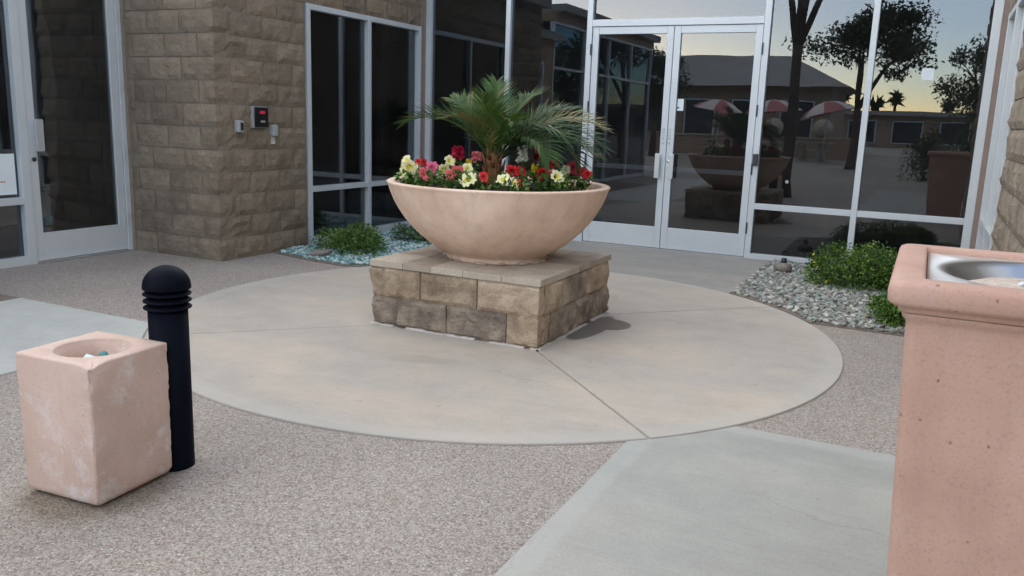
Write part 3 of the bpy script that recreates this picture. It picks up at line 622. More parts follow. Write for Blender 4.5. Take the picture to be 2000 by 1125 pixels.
# ------------------------------------------------------------------ things on the block wall
cr_ = thing('card_reader', (Xc, 0.875, 1.3), 'black card reader with a red lamp on the block wall', 'card reader')
F0 = Xc+0.012
pbox('back_plate', cr_, 'grey_plastic', F0-0.03, 0.782, 1.218, F0+0.012, 0.972, 1.418, 0.004)
pbox('reader_face', cr_, 'black_plastic', F0+0.012, 0.800, 1.226, F0+0.030, 0.970, 1.412, 0.006)
part('lamp', MB().box(F0+0.030, 0.855, 1.350, F0+0.0325, 0.925, 1.378, 0.001), 'red_lamp', cr_)
pbox('print_patch', cr_, 'grey_plastic', F0+0.030, 0.865, 1.272, F0+0.0312, 0.925, 1.288)
for yy, zz, lb, g_ in ((0.605, 1.232, 'small blue grey door button box left of the card reader', 0.0), (1.058, 1.196, 'small pale grey box right of the card reader with a streak below', 0.0)):
    o = thing('wall_box', (Xc, yy, zz), lb, 'wall box')
    pbox('housing', o, 'grey_plastic', Xc-0.01, yy-0.036, zz-0.055, Xc+0.055, yy+0.036, zz+0.055, 0.016)
    if yy < 0.9: pbox('button', o, 'dark_metal', Xc+0.055, yy-0.016, zz-0.034, Xc+0.060, yy+0.020, zz+0.036, 0.004)
    else: pbox('streak', o, 'white_caulk', Xc-0.004, yy-0.022, zz-0.13, Xc+0.020, yy+0.022, zz-0.056, 0.004)

# ------------------------------------------------------------------ building shell and dim interiors
bd = thing('office_building', (0.9, 6.0, 0), 'low office building wrapped around the entrance court', 'building')
pbox('upper_wall', bd, 'stucco', Xc-0.02, Yd+0.03, TOP, Xe+0.02, Yd+0.30, 3.4)
pbox('upper_wall', bd, 'stucco', Xa-0.3, -2.3, 2.502, Xa+0.02, Yb+0.01, 2.9)
pbox('upper_wall', bd, 'stucco', Xe+0.03, -0.405, 4.402, Xe+0.28, 9.0, 7.2)
pbox('end_wall', bd, 'stucco', -9.0, -2.72, 0, Xa+0.02, -2.305, 2.9); pbox('wing_wall', bd, 'stucco', -9.0, -9.3, 0, Xa-0.3, -2.73, 3.5); pbox('upper_wall', bd, 'stucco', Xa-0.29, -9.3, 3.302, Xa+0.02, -2.73, 3.5)
pbox('wing_wall', bd, 'stucco', 7.0, -16.0, 0, 9.0, -0.76, 4.2)  # unseen wing, added and sized to keep sky out of the left windows
pbox('back_wall', bd, 'stucco', -9.3, 9.0, 0, Xe, 9.3, 3.4); pbox('back_wall', bd, 'stucco', Xe+0.01, 9.01, 0, 9.3, 9.3, 7.2); pbox('outer_wall', bd, 'stucco', -9.3, -2.7, 0, -9.01, 8.99, 2.9); pbox('outer_wall', bd, 'stucco', 9.01, -0.7, 0, 9.3, 9.0, 7.2)
rf = MB().box(-9.4, -2.9, 2.902, Xa+0.15, Yb-0.002, 3.05).box(-9.2, -9.5, 3.502, Xa+0.15, -2.95, 3.65).box(-9.4, Yb+0.004, 3.102, Xc+0.15, 9.4, 3.25).box(Xc+0.252, Yd-0.1, 3.402, Xe-0.01, 9.4, 3.65).box(Xe-0.25, -1.0, 7.202, 9.4, 9.4, 7.5)
part('roof', rf, 'roof_grey', bd)
struct('interior_floor', MB().add([(-9,-2.3,-0.002),(Xa-0.05,-2.3,-0.002),(Xa-0.05,9,-0.002),(-9,9,-0.002)],[(0,1,2,3)]).add([(Xa-0.05,Yb+.2,-0.002),(Xc-.05,Yb+.2,-0.002),(Xc-.05,9,-0.002),(Xa-0.05,9,-0.002)],[(0,1,2,3)]).add([(Xc-.05,3.9,-0.002),(9,3.9,-0.002),(9,9,-0.002),(Xc-.05,9,-0.002)],[(0,1,2,3)]).add([(Xe+.05,-.5,-0.002),(9,-.5,-0.002),(9,3.9,-0.002),(Xe+.05,3.9,-0.002)],[(0,1,2,3)]), 'carpet')
struct('interior_wall', MB().box(-5.2, -0.55, 0, -5.05, 3.4, 2.79).box(-5.05, 0.62, 0, Xa-0.3, 0.74, 2.79).box(-2.6, 7.4, 0, 4.4, 7.55, 3.05).box(Xc-0.2, 3.95, 0, Xc-0.05, 7.4, 3.05).box(6.2, -0.4, 0, 6.35, 7.4, 3.2).box(-5.05, 3.3, 0, Xc-0.28, 3.4, 2.79), 'dark_wall')
struct('interior_ceiling', MB().box(-8.9, -2.28, 2.80, Xa-0.35, 8.9, 2.85).box(Xa-0.35, Yb+.3, 2.80, Xc-.3, 8.9, 2.85).box(Xc-.2, Yd+.35, 3.055, 3.9, 8.9, 3.1).box(Xe+.3, -.4, 3.05, 8.9, Yd+.33, 3.1), 'wall_paint')
iw = struct('interior_wall', MB().box(-5.03, 0.595, 0, Xa-0.32, 0.615, 2.79), 'wall_paint')
idr = thing('interior_door', (-5.04, 0.0, 0), 'dark brown wooden door inside behind the left glass door', 'door')
pbox('door_panel', idr, 'wood_brown', -5.045, -0.54, 0, -5.0, 0.42, 2.6)
kp = thing('keypad', (-4.0, 0.59, 1.5), 'beige alarm keypad on the inner wall seen through the left door', 'keypad')
pbox('housing', kp, 'grey_plastic', -4.10, 0.56, 1.43, -3.96, 0.594, 1.58, 0.006); pbox('screen', kp, 'black_plastic', -4.07, 0.557, 1.535, -3.99, 0.5605, 1.56)

# ------------------------------------------------------------------ plinth
PX, PY, PS = 0.911, -0.186, 1.227
pl = thing('stone_plinth', (PX, PY, 0), 'square plinth of split tan blocks with a flagstone cap under the bowl', 'plinth')
hs = PS/2
part('plinth_core', MB().box(PX-hs+.02, PY-hs+.02, 0.011, PX+hs-.02, PY+hs-.02, 0.4005), 'mortar', pl)
courses = [(0.012, 0.194, [0.20, 0.38, 0.43, PS-1.01], ['plinth_mid', 'plinth_stained', 'plinth_stained', 'plinth_mid'], 0.20),
           (0.207, 0.194, [0.10, 0.28, 0.42, PS-0.80], ['plinth_tan', 'plinth_mid', 'plinth_mid', 'plinth_tan'], 0.10)]
side_m = [['plinth_stained', 'plinth_stained', 'plinth_stained', 'plinth_stained'], ['plinth_mid', 'plinth_mid', 'plinth_stained', 'plinth_mid']]
for ci, (z, h, ws, ms, dp) in enumerate(courses):
    for k, a in enumerate((0, 90, 180, 270)):
        x = dp; Rm = Matrix.Rotation(R(a), 3, 'Z')
        for bi in range(1, 4):
            last = bi == 3; mt = ms[bi] if k == 0 else side_m[ci][bi]
            me = rough_block(ws[bi]-0.007, h, (dp-0.004) if last else 0.1, 'R' if last else 'F', bi+k*4+ci, mt, 0.024 if ci == 0 else 0.018, 0.024)
            lc = Rm @ Vector((x-hs, -hs, 0))+Vector((PX, PY, z)); place(pl, me, lc, R(a)); x += ws[bi]
cols = [0, 0.26, 0.47, 0.71, 0.98, PS+0.02]; rows = [0, 0.33, 0.62, 0.93, PS+0.02]
for i in range(5):
    for j in range(4):
        wet = (i, j) in ((0, 1), (1, 1), (1, 2), (2, 2), (0, 2), (3, 2), (1, 0), (4, 3), (4, 2))
        o0 = hs+0.01
        pbox('cap_stone', pl, 'cap_stone_wet' if wet else 'cap_stone', PX-o0+cols[i]+.0015, PY-o0+rows[j]+.0015, 0.4015, PX-o0+cols[i+1]-.0015, PY-o0+rows[j+1]-.0015, 0.443+random.uniform(-.0015, .0015), 0.004)
mb = MB()
n = 60
for (ax, ay, bx_, by_) in ((PX-hs, PY-hs-.012, PX+hs, PY-hs-.012), (PX+hs+.012, PY-hs, PX+hs+.012, PY+hs)):
    for i in range(n):
        t0, t1 = i/n, (i+1)/n; hh = 0.008+0.008*noise.noise(Vector((i*.37, ax, 0))); dx, dy = (bx_-ax), (by_-ay)
        if ax != PX-hs: hh *= 0.6
        if noise.noise(Vector((i*.21, ay*3, 5))) < -0.28: continue
        x0, y0, x1, y1 = ax+dx*t0, ay+dy*t0, ax+dx*t1, ay+dy*t1
        if dy == 0: mb.box(x0, y0-.010, .011, x1, y0+.02, .011+hh)
        else: mb.box(x0-.02, y0, .011, x0+.008, y1, .011+hh)
part('grout_strip', mb, 'white_caulk', pl)['kind'] = 'stuff'

# ------------------------------------------------------------------ bowl
bw = thing('flower_bowl', (PX, PY, 0.443), 'large round pinkish cast stone bowl planter on the plinth', 'planter')
RB = 0.757
prof = [(0.30, 0.0), (0.345, 0.001), (0.352, 0.012), (0.345, 0.024), (0.36, 0.040), (0.412, 0.066), (0.470, 0.106), (0.530, 0.155), (0.585, 0.207), (0.635, 0.265), (0.676, 0.325), (0.709, 0.385), (0.734, 0.445), (0.748, 0.487), (0.7535, 0.497), (RB, 0.503), (RB, 0.509), (0.750, 0.5135),
        (0.708, 0.5135), (0.701, 0.509), (0.698, 0.500), (0.692, 0.46), (0.67, 0.40)]
part('bowl_body', MB().lathe((PX, PY, 0.443), prof, 128, cap0=True), 'bowl_cast', bw)
sl = MB(); ls_ = []
for k in range(11):
    r_ = 0.01+0.685*k/10; ls_.append([(PX+r_*math.cos(a*math.pi/36), PY+r_*math.sin(a*math.pi/36), 0.895+0.045*(1-(r_/0.695)**2)+0.012*noise.noise(Vector((r_*math.cos(a*math.pi/36)*9, r_*math.sin(a*math.pi/36)*9, 0)))) for a in range(72)])
part('soil', sl.loops(ls_[::-1], 0, True, False, True), 'soil', bw)
for k in range(9):   # shims and crumbs of mortar under the foot
    a = R(-150+k*22+random.uniform(-6, 6)); c_ = (PX+0.355*math.cos(a), PY+0.355*math.sin(a)); s_ = random.uniform(.012, .03)
    v, f = PP[k % 8]; Mx = np.array(Matrix.Rotation(a+1.57, 3, 'Z')); part('shim', MB().add((v*np.array([s_*1.8, s_*.8, .011]))@Mx.T+np.array([c_[0], c_[1], 0.452]), f), 'cap_stone', bw)

# ------------------------------------------------------------------ foliage helpers
def leaf_quad(mb, p, d, n_, ln, wd, mi=0, fold=0.15):
    d = d.normalized(); s_ = d.cross(n_).normalized() if d.cross(n_).length > 1e-4 else d.orthogonal().normalized(); n2 = s_.cross(d)
    a = p; b_ = p+d*ln*0.45+s_*wd*0.5+n2*ln*fold*.4; c_ = p+d*ln-n2*ln*fold; e = p+d*ln*0.45-s_*wd*0.5+n2*ln*fold*.4; m_ = p+d*ln*.5
    mb.add([a, b_, c_, e, m_], [(0, 1, 4), (1, 2, 4), (2, 3, 4), (3, 0, 4)], mi, True)
def rdir(up=0.0):
    v = Vector((random.gauss(0, 1), random.gauss(0, 1), random.gauss(0, 1))).normalized(); v.z += up; return v.normalized()
def shrub(name, loc, rad, label, n_, mats, ln=(.02, .04), wratio=0.5, flowers=0, fmat='yellow', seed=1, lumps=14, cat='shrub', group=None, fsize=.012):
    random.seed(seed); t_ = thing(name, loc, label, cat, group); c_ = Vector(loc); mb = MB(); rx, ry, rz = rad
    cl = []
    for i in range(lumps):
        a = random.uniform(0, 6.283); q = math.sqrt(random.random())*0.72; zz = random.uniform(.2, .75)*(1-q*q*.6); cl.append((Vector((math.cos(a)*q*rx, math.sin(a)*q*ry, zz*rz)), random.uniform(.28, .45)))
    tips = []
    for i in range(n_):
        lp, lr = random.choice(cl); d = rdir(0.35); rr = lr*(random.random()**0.4)
        p = lp+Vector((d.x*rx*rr, d.y*ry*rr, d.z*rz*rr*1.15))
        if p.z < 0.012: p.z = random.uniform(.012, .05)
        dd = (d+rdir()*0.7).normalized(); l_ = random.uniform(*ln); leaf_quad(mb, c_+p, dd, rdir(.8), l_, l_*wratio, random.choices(range(len(mats)), [5, 3, 1][:len(mats)])[0])
        if rr > lr*.9 and d.z > -.1: tips.append((c_+p, d))
    part('foliage', mb, mats, t_)
    sb = MB()
    for i in range(18):
        lp, lr = random.choice(cl); e = lp+rdir(.5)*0.1*rz; sb.tube([c_+Vector((lp.x*.15, lp.y*.15, 0)), c_+e*.55+Vector((0, 0, .1*rz)), c_+e], [.006, .004, .002], 5)
    part('stems', sb, 'bark', t_)
    random.shuffle(tips)
    for p, d in tips[:flowers]:
        fb = MB()
        for k in range(7):
            e = (d+rdir()*0.9).normalized(); leaf_quad(fb, p+d*.006, e, d, fsize, fsize*.9)
        part('flower_head', fb, 'petal_'+fmat, t_)
    return t_
LT = ['leaf_green', 'leaf_light', 'leaf_dark']
shrub('lantana_shrub', (3.06, 2.66, 0.01), (0.46, 0.38, 0.37), 'rounded lantana bush with yellow flowers in the grey pebbles by the glass', 9500, LT, flowers=44, seed=11, lumps=34, fsize=.017)
shrub('lantana_shrub', (3.46, 1.28, 0.01), (0.25, 0.24, 0.24), 'small lantana bush partly hidden by the tall pink receptacle', 4000, LT, flowers=5, seed=12)
shrub('ground_shrub', (-1.62, 1.50, 0.01), (0.46, 0.42, 0.27), 'low spreading green shrub at the foot of the left window', 4600, LT, flowers=10, seed=13, fsize=.009, lumps=20)
shrub('ground_shrub', (-1.42, 2.52, 0.01), (0.36, 0.38, 0.26), 'small grey green shrub behind the plinth cap and left of the bowl', 2600, ['leaf_green', 'leaf_grey', 'leaf_dark'], flowers=0, seed=14)
shrub('ground_cover', (-2.50, -1.72, 0.01), (0.30, 0.16, 0.12), 'patch of low greenery at the left picture edge beside the walk', 1500, ['grass_green', 'leaf_light', 'leaf_dark'], flowers=0, seed=15, cat='ground cover')
def stone(name, loc, s_, rz, label, mt='river_stone'):
    bm = bmesh.new(); bmesh.ops.create_icosphere(bm, subdivisions=3, radius=1)
    for q in bm.verts: q.co *= 1+0.22*noise.noise(q.co*1.3+Vector(loc)); q.co = Vector((q.co.x*s_[0], q.co.y*s_[1], q.co.z*s_[2]))
    bm.transform(Matrix.Translation(loc) @ Matrix.Rotation(rz, 4, 'Z') @ Matrix.Rotation(-.18, 4, 'Y')); bm.verts.index_update()
    mb = MB().add([q.co for q in bm.verts], [[q.index for q in f.verts] for f in bm.faces], 0, True); bm.free()
    return tag(part(name, mb, mt, None, loc), label, 'rock')
stone('river_rock', (-1.66, 1.06, 0.045), (0.12, 0.055, 0.034), 0.5, 'flat dark grey rock lying in the aqua glass pebbles')
lf = thing('garden_light', (2.38, 3.02, 0.01), 'small round weathered garden light among the pebbles near the door', 'garden light')
part('globe', MB().lathe((2.38, 3.02, 0.02), [(0.0, 0.0), (0.06, 0.002), (0.082, 0.025), (0.084, 0.05), (0.066, 0.078), (0.03, 0.092), (0.0, 0.094)], 24), 'river_stone', lf)
part('finial', MB().lathe((2.38, 3.02, 0.11), [(0.026, 0), (0.03, 0.012), (0.024, 0.045), (0.0, 0.05)], 16), 'dark_metal', lf)

# ------------------------------------------------------------------ palm
random.seed(21)
hf = Vector((fw.x, fw.y, 0)).normalized(); hr = Vector((hf.y, -hf.x, 0))
palm = thing('palm_plant', (0.876, -0.203, 0.93), 'young feather palm rising from the middle of the flower bowl', 'palm'); PB = Vector((0.876, -0.203, 0.93))
mb = MB().lathe(PB, [(0.062, -0.01), (0.066, 0.04), (0.056, 0.10), (0.050, 0.16), (0.040, 0.22), (0.02, 0.25)], 20)
part('trunk', mb, 'palm_fibre', palm)
for k in range(16):
    a = k*2.4; z0 = 0.02+k*0.011; d = Vector((math.cos(a), math.sin(a), 0)); q = MB(); p = PB+d*0.055+Vector((0, 0, z0))
    q.tube([p-d*.01, p+d*.012+Vector((0, 0, .03)), p+d*.026+Vector((0, 0, .075))], [.014, .010, .004], 6); part('leaf_base', q, 'palm_fibre', palm)
def frond(az, el, ln, droop, mt, lmax=0.20, twist=0.0, hang=0.25):
    # az measured from the viewer's right, 90 = towards the viewer; el = start elevation, droop = total bend
    d0 = hr*math.cos(R(az))-hf*math.sin(R(az)); mb = MB(); n_ = 26; p = PB+Vector((0, 0, .165))+d0*0.02; pts = [p]; dirs = []
    for i in range(n_):
        t_ = i/(n_-1); e = R(el-droop*t_**1.4); d = d0*math.cos(e)+Vector((0, 0, math.sin(e))); dirs.append(d); p = p+d*(ln/n_); pts.append(p)
    dirs.append(dirs[-1])
    mb.tube(pts, [0.009*(1-0.85*i/n_) for i in range(n_+1)], 6)
    npair = 35
    for i in range(npair):
        t_ = 0.16+0.84*i/(npair-1); f_ = t_*n_; k = min(int(f_), n_-1); P_ = pts[k].lerp(pts[k+1], f_-k); d = dirs[k]
        side = d.cross(Vector((0, 0, 1))).normalized(); upv = side.cross(d); side = (side*math.cos(twist)+upv*math.sin(twist)); upv = side.cross(d)
        L_ = lmax*1.28*(0.45+0.55*math.sin(math.pi*min(1, t_*0.9+0.12)))*random.uniform(.85, 1.1)
        fa = R(62-34*t_)
        for sg in (-1, 1):
            ld = (d*math.cos(fa)+side*sg*math.sin(fa)+upv*random.uniform(.10, .42)).normalized(); w_ = 0.0060
            a0 = P_; a1 = P_+ld*L_*.5; ld2 = (ld-Vector((0, 0, hang*random.uniform(.6, 1.5)))).normalized(); a2 = a1+ld2*L_*.5
            wn = ld.cross(upv).normalized()
            mb.add([a0-wn*w_*.5, a0+wn*w_*.5, a1+wn*w_, a1-wn*w_, a2], [(0, 1, 2, 3), (3, 2, 4)], 0 if random.random() > 0.12 else 1)
    part('frond', mb, [mt, 'palm_yellowing'], palm)
FR = [(178, 58, .70, 86, 'palm_green', .19), (200, 62, .68, 84, 'palm_dark', .18), (225, 72, .62, 66, 'palm_green', .17), (140, 72, .52, 84, 'palm_yellowing', .16),
      (105, 80, .52, 52, 'palm_green', .17), (72, 74, .54, 96, 'palm_green', .20), (30, 60, .66, 104, 'palm_dark', .22), (8, 50, .82, 96, 'palm_dark', .22),
      (355, 52, .82, 78, 'palm_yellowing', .20), (335, 58, .82, 74, 'palm_dark', .19), (310, 70, .70, 60, 'palm_green', .19), (270, 80, .62, 42, 'palm_green', .18), (240, 70, .62, 64, 'palm_dark', .18),
      (20, 40, .74, 80, 'palm_dark', .22), (345, 34, .78, 70, 'palm_dark', .20), (12, 52, .72, 132, 'palm_dark', .24), (45, 54, .60, 116, 'palm_green', .22)]
for f_ in FR: frond(f_[0], f_[1], f_[2], f_[3], f_[4], f_[5], random.uniform(-.45, .45))

# ------------------------------------------------------------------ flowers in the bowl
def petunia(parent, p, r_, col, face, stem0):
    f = face.normalized(); a = f.orthogonal().normalized(); b_ = f.cross(a); n_ = 30; rings = []; ph = random.uniform(0, 6)
    for t_, hgt in ((0.08, -0.30), (0.22, -0.14), (0.42, 0.0), (0.75, 0.10), (1.0, 0.03)):
        l_ = []
        for j in range(n_):
            th = 2*math.pi*j/n_; lob = 1-0.22*t_**2*(0.5+0.5*math.cos(5*th+ph))**2; ruf = 0.17*t_**3*math.sin(11*th+ph*2)
            q = p+(a*math.cos(th)+b_*math.sin(th))*(r_*t_*lob)+f*(r_*(hgt+ruf)); l_.append(q)
        rings.append(l_)
    mb = MB(); mb.loops(rings[:2], 1); mb.loops(rings[1:3], 1 if col in ('pale_yellow', 'red', 'pink') else 0); mb.loops(rings[2:], 0)
    part('bloom', mb, ['petal_'+col, 'throat_'+col], parent)
    sm = MB(); q = p-f*r_*.5; sm.tube([stem0, (stem0+q)*.5+Vector((0, 0, .02)), q], [.003, .003, .004], 5); part('stem', sm, 'leaf_green', parent)
def snapdragon(parent, p, r_, h, col, stem0):
    mb = MB()
    for k in range(int(26)):
        z = random.uniform(-h/2, h/2); th = random.uniform(0, 6.283); rr = r_*(1-0.35*(z/h+.5)); d = Vector((math.cos(th), math.sin(th), .25)).normalized(); c_ = p+Vector((math.cos(th)*rr*.55, math.sin(th)*rr*.55, z))
        for j in range(4):
            e = (d+rdir()*.75).normalized(); leaf_quad(mb, c_, e, rdir(.5), r_*.75, r_*.75, 0 if random.random() < .85 else 1, .3)
    part('flower_spike', mb, ['petal_'+col, 'throat_'+col], parent)
    sm = MB().tube([stem0, p], [.004, .003], 6)
    for k in range(26):
        t_ = random.uniform(0, .92); e = rdir(.2); leaf_quad(sm, stem0.lerp(p, t_), e, rdir(.7), random.uniform(.03, .05), .010)
    part('stem', sm, ['leaf_green'], parent)
def soil_z(x, y): q = math.hypot(x-PX, y-PY)/0.695; return 0.897+0.045*(1-q*q)
view = Vector((CAM.x-PX, CAM.y-PY, 0.25)).normalized()
def plant(label, blooms=(), spikes=(), nleaf=130, spread=.10, hgt=.12, mats=('leaf_green', 'leaf_light', 'leaf_dark'), name='petunia_plant', cat='flower'):
    allp = [Vector(b_[1:4]) for b_ in blooms]+[Vector(b_[1:4]) for b_ in spikes]
    c_ = sum(allp, Vector())/len(allp); cx, cy = c_.x, c_.y; q = math.hypot(cx-PX, cy-PY)
    if q > 0.62: cx, cy = PX+(cx-PX)*.62/q, PY+(cy-PY)*.62/q
    base = Vector((cx, cy, soil_z(cx, cy))); t_ = thing(name, base, label, cat, 'flowers planted in the bowl'); mb = MB()
    top = max(p.z for p in allp)-base.z
    for k in range(nleaf):
        d = rdir(.3); hz = random.uniform(0.01, min(hgt, top*.95)); rr = spread*math.sqrt(random.random())
        tgt = random.choice(allp); p = base+Vector((d.x*rr, d.y*rr, hz))+(Vector((tgt.x-base.x, tgt.y-base.y, 0)))*random.uniform(0, .85)
        qq = math.hypot(p.x-PX, p.y-PY)
        if qq > .69: p.x = PX+(p.x-PX)*.69/qq; p.y = PY+(p.y-PY)*.69/qq
        l_ = random.uniform(.03, .052); leaf_quad(mb, p, (d+rdir()*.5).normalized(), rdir(1.0), l_, l_*.55, random.choices((0, 1, 2), (5, 2, 2))[0])
    part('foliage', mb, list(mats), t_)
    for col, x, y, z, r_ in blooms: petunia(t_, Vector((x, y, z)), r_*1.12, col, (view+rdir()*.7+Vector((0, 0, .2))), base+Vector((random.uniform(-.02, .02), random.uniform(-.02, .02), .01)))
    for col, x, y, z, r_, h in spikes: snapdragon(t_, Vector((x, y, z)), r_, h, col, Vector((x+random.uniform(-.015, .015), y+random.uniform(-.015, .015), soil_z(x, y)-.005)))
    return t_
random.seed(33)
plant('pale yellow petunia with three blooms at the left rim of the bowl', [('pale_yellow', .471, -.66, 1.10, .034), ('pale_yellow', .526, -.70, 1.055, .052), ('pale_yellow', .49, -.72, 1.024, .034)])
plant('small red petunia behind the leftmost pale yellow blooms', [('red', .419, -.427, 1.077, .028), ('red', .451, -.411, 1.074, .026)])
plant('pink petunia with two blooms right of the leftmost yellow ones', [('pink', .663, -.642, 1.056, .046), ('coral', .64, -.70, 1.019, .044)])
plant('pale yellow petunia between the pink and the coral petunias', [('pale_yellow', .712, -.506, 1.101, .038), ('pale_yellow', .728, -.61, 1.049, .040), ('red', .693, -.46, 1.058, .024)])
plant('coral petunia behind the biggest pale yellow bloom', [('coral', .862, -.656, 1.042, .044), ('coral', .832, -.70, 1.024, .036)])
plant('pale yellow petunia with the biggest bloom at the front rim', [('pale_yellow', .889, -.586, 1.064, .034), ('pale_yellow', .967, -.715, 1.006, .056)])
plant('red petunia with a single bloom in front of the palm trunk', [('red', 1.034, -.627, 1.019, .036)], nleaf=40)
plant('red petunia with two blooms right of the palm trunk', [('red', 1.145, -.461, 1.05, .047), ('red', 1.179, -.389, 1.053, .038)])
plant('pale yellow petunia pair at the front rim right of the palm', [('pale_yellow', 1.167, -.617, 1.011, .047), ('pale_yellow', 1.22, -.60, .995, .047), ('red', 1.245, -.579, .985, .03)])
plant('bright red petunia beside the small yellow snapdragon', [('red', 1.322, -.375, 1.044, .046), ('pink', 1.351, -.305, 1.053, .032)])
plant('rightmost pale yellow petunia near the right rim', [('pale_yellow', 1.427, -.379, 1.034, .046)])
plant('dark red petunia with one bloom behind the rightmost yellow petunia', [('dark_red', 1.284, -.115, 1.099, .036)])
plant('dark red petunias crowded at the right rim of the bowl', [('dark_red', 1.402, -.057, 1.076, .045), ('dark_red', 1.477, -.076, 1.05, .040), ('red', 1.505, -.062, 1.038, .032), ('pale_green', 1.356, -.079, 1.061, .032)])
SN = dict(name='snapdragon_plant', nleaf=26, hgt=.16, spread=.05)
plant('deep pink snapdragon standing tall at the left of the palm', (), [('deep_pink', .684, -.353, 1.146, .042, .07)], **SN)
plant('rose pink snapdragon close to the left of the palm trunk', (), [('rose_pink', .868, -.43, 1.13, .034, .05)], **SN)
plant('white snapdragon standing tall right of the palm trunk', (), [('white', 1.092, -.209, 1.155, .036, .09)], **SN)
plant('dark red snapdragon behind and right of the white one', (), [('dark_red', 1.158, -.065, 1.152, .040, .06)], **SN)
plant('small yellow snapdragon in the right half of the bowl', (), [('yellow', 1.22, -.258, 1.066, .030, .045)], **SN)
plant('tiny yellow snapdragon behind the biggest pale yellow bloom', (), [('yellow', .848, -.495, 1.094, .020, .04)], **SN)

# ------------------------------------------------------------------ bollard
BO = (0.999, -3.075, 0.0)
bo = thing('bollard', BO, 'black metal bollard with a domed louvred top behind the square urn', 'bollard')
part('post', MB().lathe(BO, [(0.0725, 0.0), (0.0725, 0.004), (0.0725, 0.628), (0.060, 0.630), (0.060, 0.70)], 40, cap0=True, cap1=True), 'bollard_paint', bo)
for z in (0.640, 0.666, 0.692):
    part('louvre', MB().lathe((BO[0], BO[1], z), [(0.058, -0.004), (0.070, -0.008), (0.0865, -0.002), (0.0875, 0.001), (0.0865, 0.003), (0.066, 0.014), (0.058, 0.015)], 40), 'bollard_paint', bo)
dm = [(0.058, 0.712), (0.0855, 0.711), (0.0875, 0.714)]+[(0.0875*math.cos(a), 0.718+0.082*math.sin(a)) for a in [i*math.pi/2/12 for i in range(13)]]
part('dome_cap', MB().lathe(BO, dm[:-1]+[(0.0005, 0.80)], 40), 'bollard_paint', bo)
part('cap_screw', MB().tube([(1.035, -3.105, 0.768), (1.041, -3.111, 0.776)], 0.005, 10), 'stainless', bo)

# ------------------------------------------------------------------ square cast stone urn (left)
def rsq(c, half, rad, z, n_=12, rot=0.0):
    pts = []
    for q, (sx, sy) in enumerate(((1, 1), (-1, 1), (-1, -1), (1, -1))):
        for i in range(n_):
            a = q*math.pi/2+math.pi/2*i/(n_-1); pts.append((sx*(half-rad)+rad*math.cos(a), sy*(half-rad)+rad*math.sin(a)))
        # straight run subdivisions
        nx = [(half-rad)*s_ for s_ in (1, -1)]
        nsx, nsy = ((-1, 1), (-1, -1), (1, -1), (1, 1))[q]; a = (q+1)*math.pi/2
        e0 = (sx*(half-rad)+rad*math.cos(a), sy*(half-rad)+rad*math.sin(a)); e1 = (nsx*(half-rad)+rad*math.cos(a), nsy*(half-rad)+rad*math.sin(a))
        for i in range(1, 10): pts.append((e0[0]+(e1[0]-e0[0])*i/10, e0[1]+(e1[1]-e0[1])*i/10))
    cs, sn = math.cos(rot), math.sin(rot)
    return [Vector((c[0]+x*cs-y*sn, c[1]+x*sn+y*cs, z)) for x, y in pts]
UC = (0.905, -3.330); UR = R(4)
ur = thing('ash_urn', (UC[0], UC[1], 0), 'square pinkish cast stone ash urn with a chipped corner beside the bollard', 'urn')
lp = []
prof = [(0.146, 0.012, .022), (0.161, 0.013, .018), (0.168, 0.020, .016), (0.1725, 0.036, .014)]+[(0.174+0.002*i/26, 0.08+0.42*i/26, .011) for i in range(27)]+[(0.176, 0.516, .011), (0.1755, 0.522, .011), (0.173, 0.5250, .012), (0.160, 0.5256, .02)]
for hf_, z, rd in prof: lp.append(rsq(UC, hf_, rd, z, rot=UR))
cnr = Vector((UC[0], UC[1], 0))+Matrix.Rotation(UR, 3, 'Z') @ Vector((0.175, -0.175, 0.525))
ctr = Vector((UC[0], UC[1], 0))
for l_ in lp:
    for p in l_:
        rel = Vector((p.x-UC[0], p.y-UC[1], 0)); far = max(0, (rel.length-0.205)/0.035)
        k = 0.0022*noise.noise(p*14)+0.0035*far*noise.noise(p*55); p += rel.normalized()*k
        for cc, rr in ((cnr, .062), (cnr-Vector((0, 0, .06)), .036), (cnr-Vector((0, 0, .12)), .024), (cnr-Vector((0, 0, .47)), .035), (cnr-Vector((0, 0, .2)), .022), (cnr-Vector((0, 0, .31)), .018)):
            dd = (p-cc).length
            if dd < rr: p += (ctr+Vector((0, 0, p.z))-p).normalized()*(rr-dd)*0.42*(0.8+0.9*noise.noise(p*70)); p.z -= (rr-dd)*.3*(1+noise.noise(p*90)); p += rel.normalized()*0.004*noise.noise(p*160)
def circ_like(ref, r_, z): return [Vector((UC[0]+r_*(p.x-UC[0])/max(1e-6, math.hypot(p.x-UC[0], p.y-UC[1])), UC[1]+r_*(p.y-UC[1])/max(1e-6, math.hypot(p.x-UC[0], p.y-UC[1])), z)) for p in ref]
ref = lp[-1]
inner = [circ_like(ref, 0.131, .5255), circ_like(ref, .127, .521), circ_like(ref, .1265, .511), circ_like(ref, .120, .509), circ_like(ref, .117, .46), circ_like(ref, .113, .40)]
part('urn_body', MB().loops(lp+inner, 0, True, True, False), 'urn_cast', ur)
fl = [rsq(UC, hh, .05, z, rot=UR) for hh, z in ((0.125, 0.002), (0.140, 0.004), (0.142, 0.012))]
for l_ in fl:
    for p in l_: p += Vector((p.x-UC[0], p.y-UC[1], 0)).normalized()*0.012*noise.noise(p*22)
part('foot', MB().loops(fl, 0, True, True, True), 'urn_cast', ur)
sd_ = [circ_like(ref, r_, z) for r_, z in ((.1155, .462), (.07, .467), (.02, .465))]
part('sand_fill', MB().loops(sd_, 0, True, False, True), 'sand', ur)
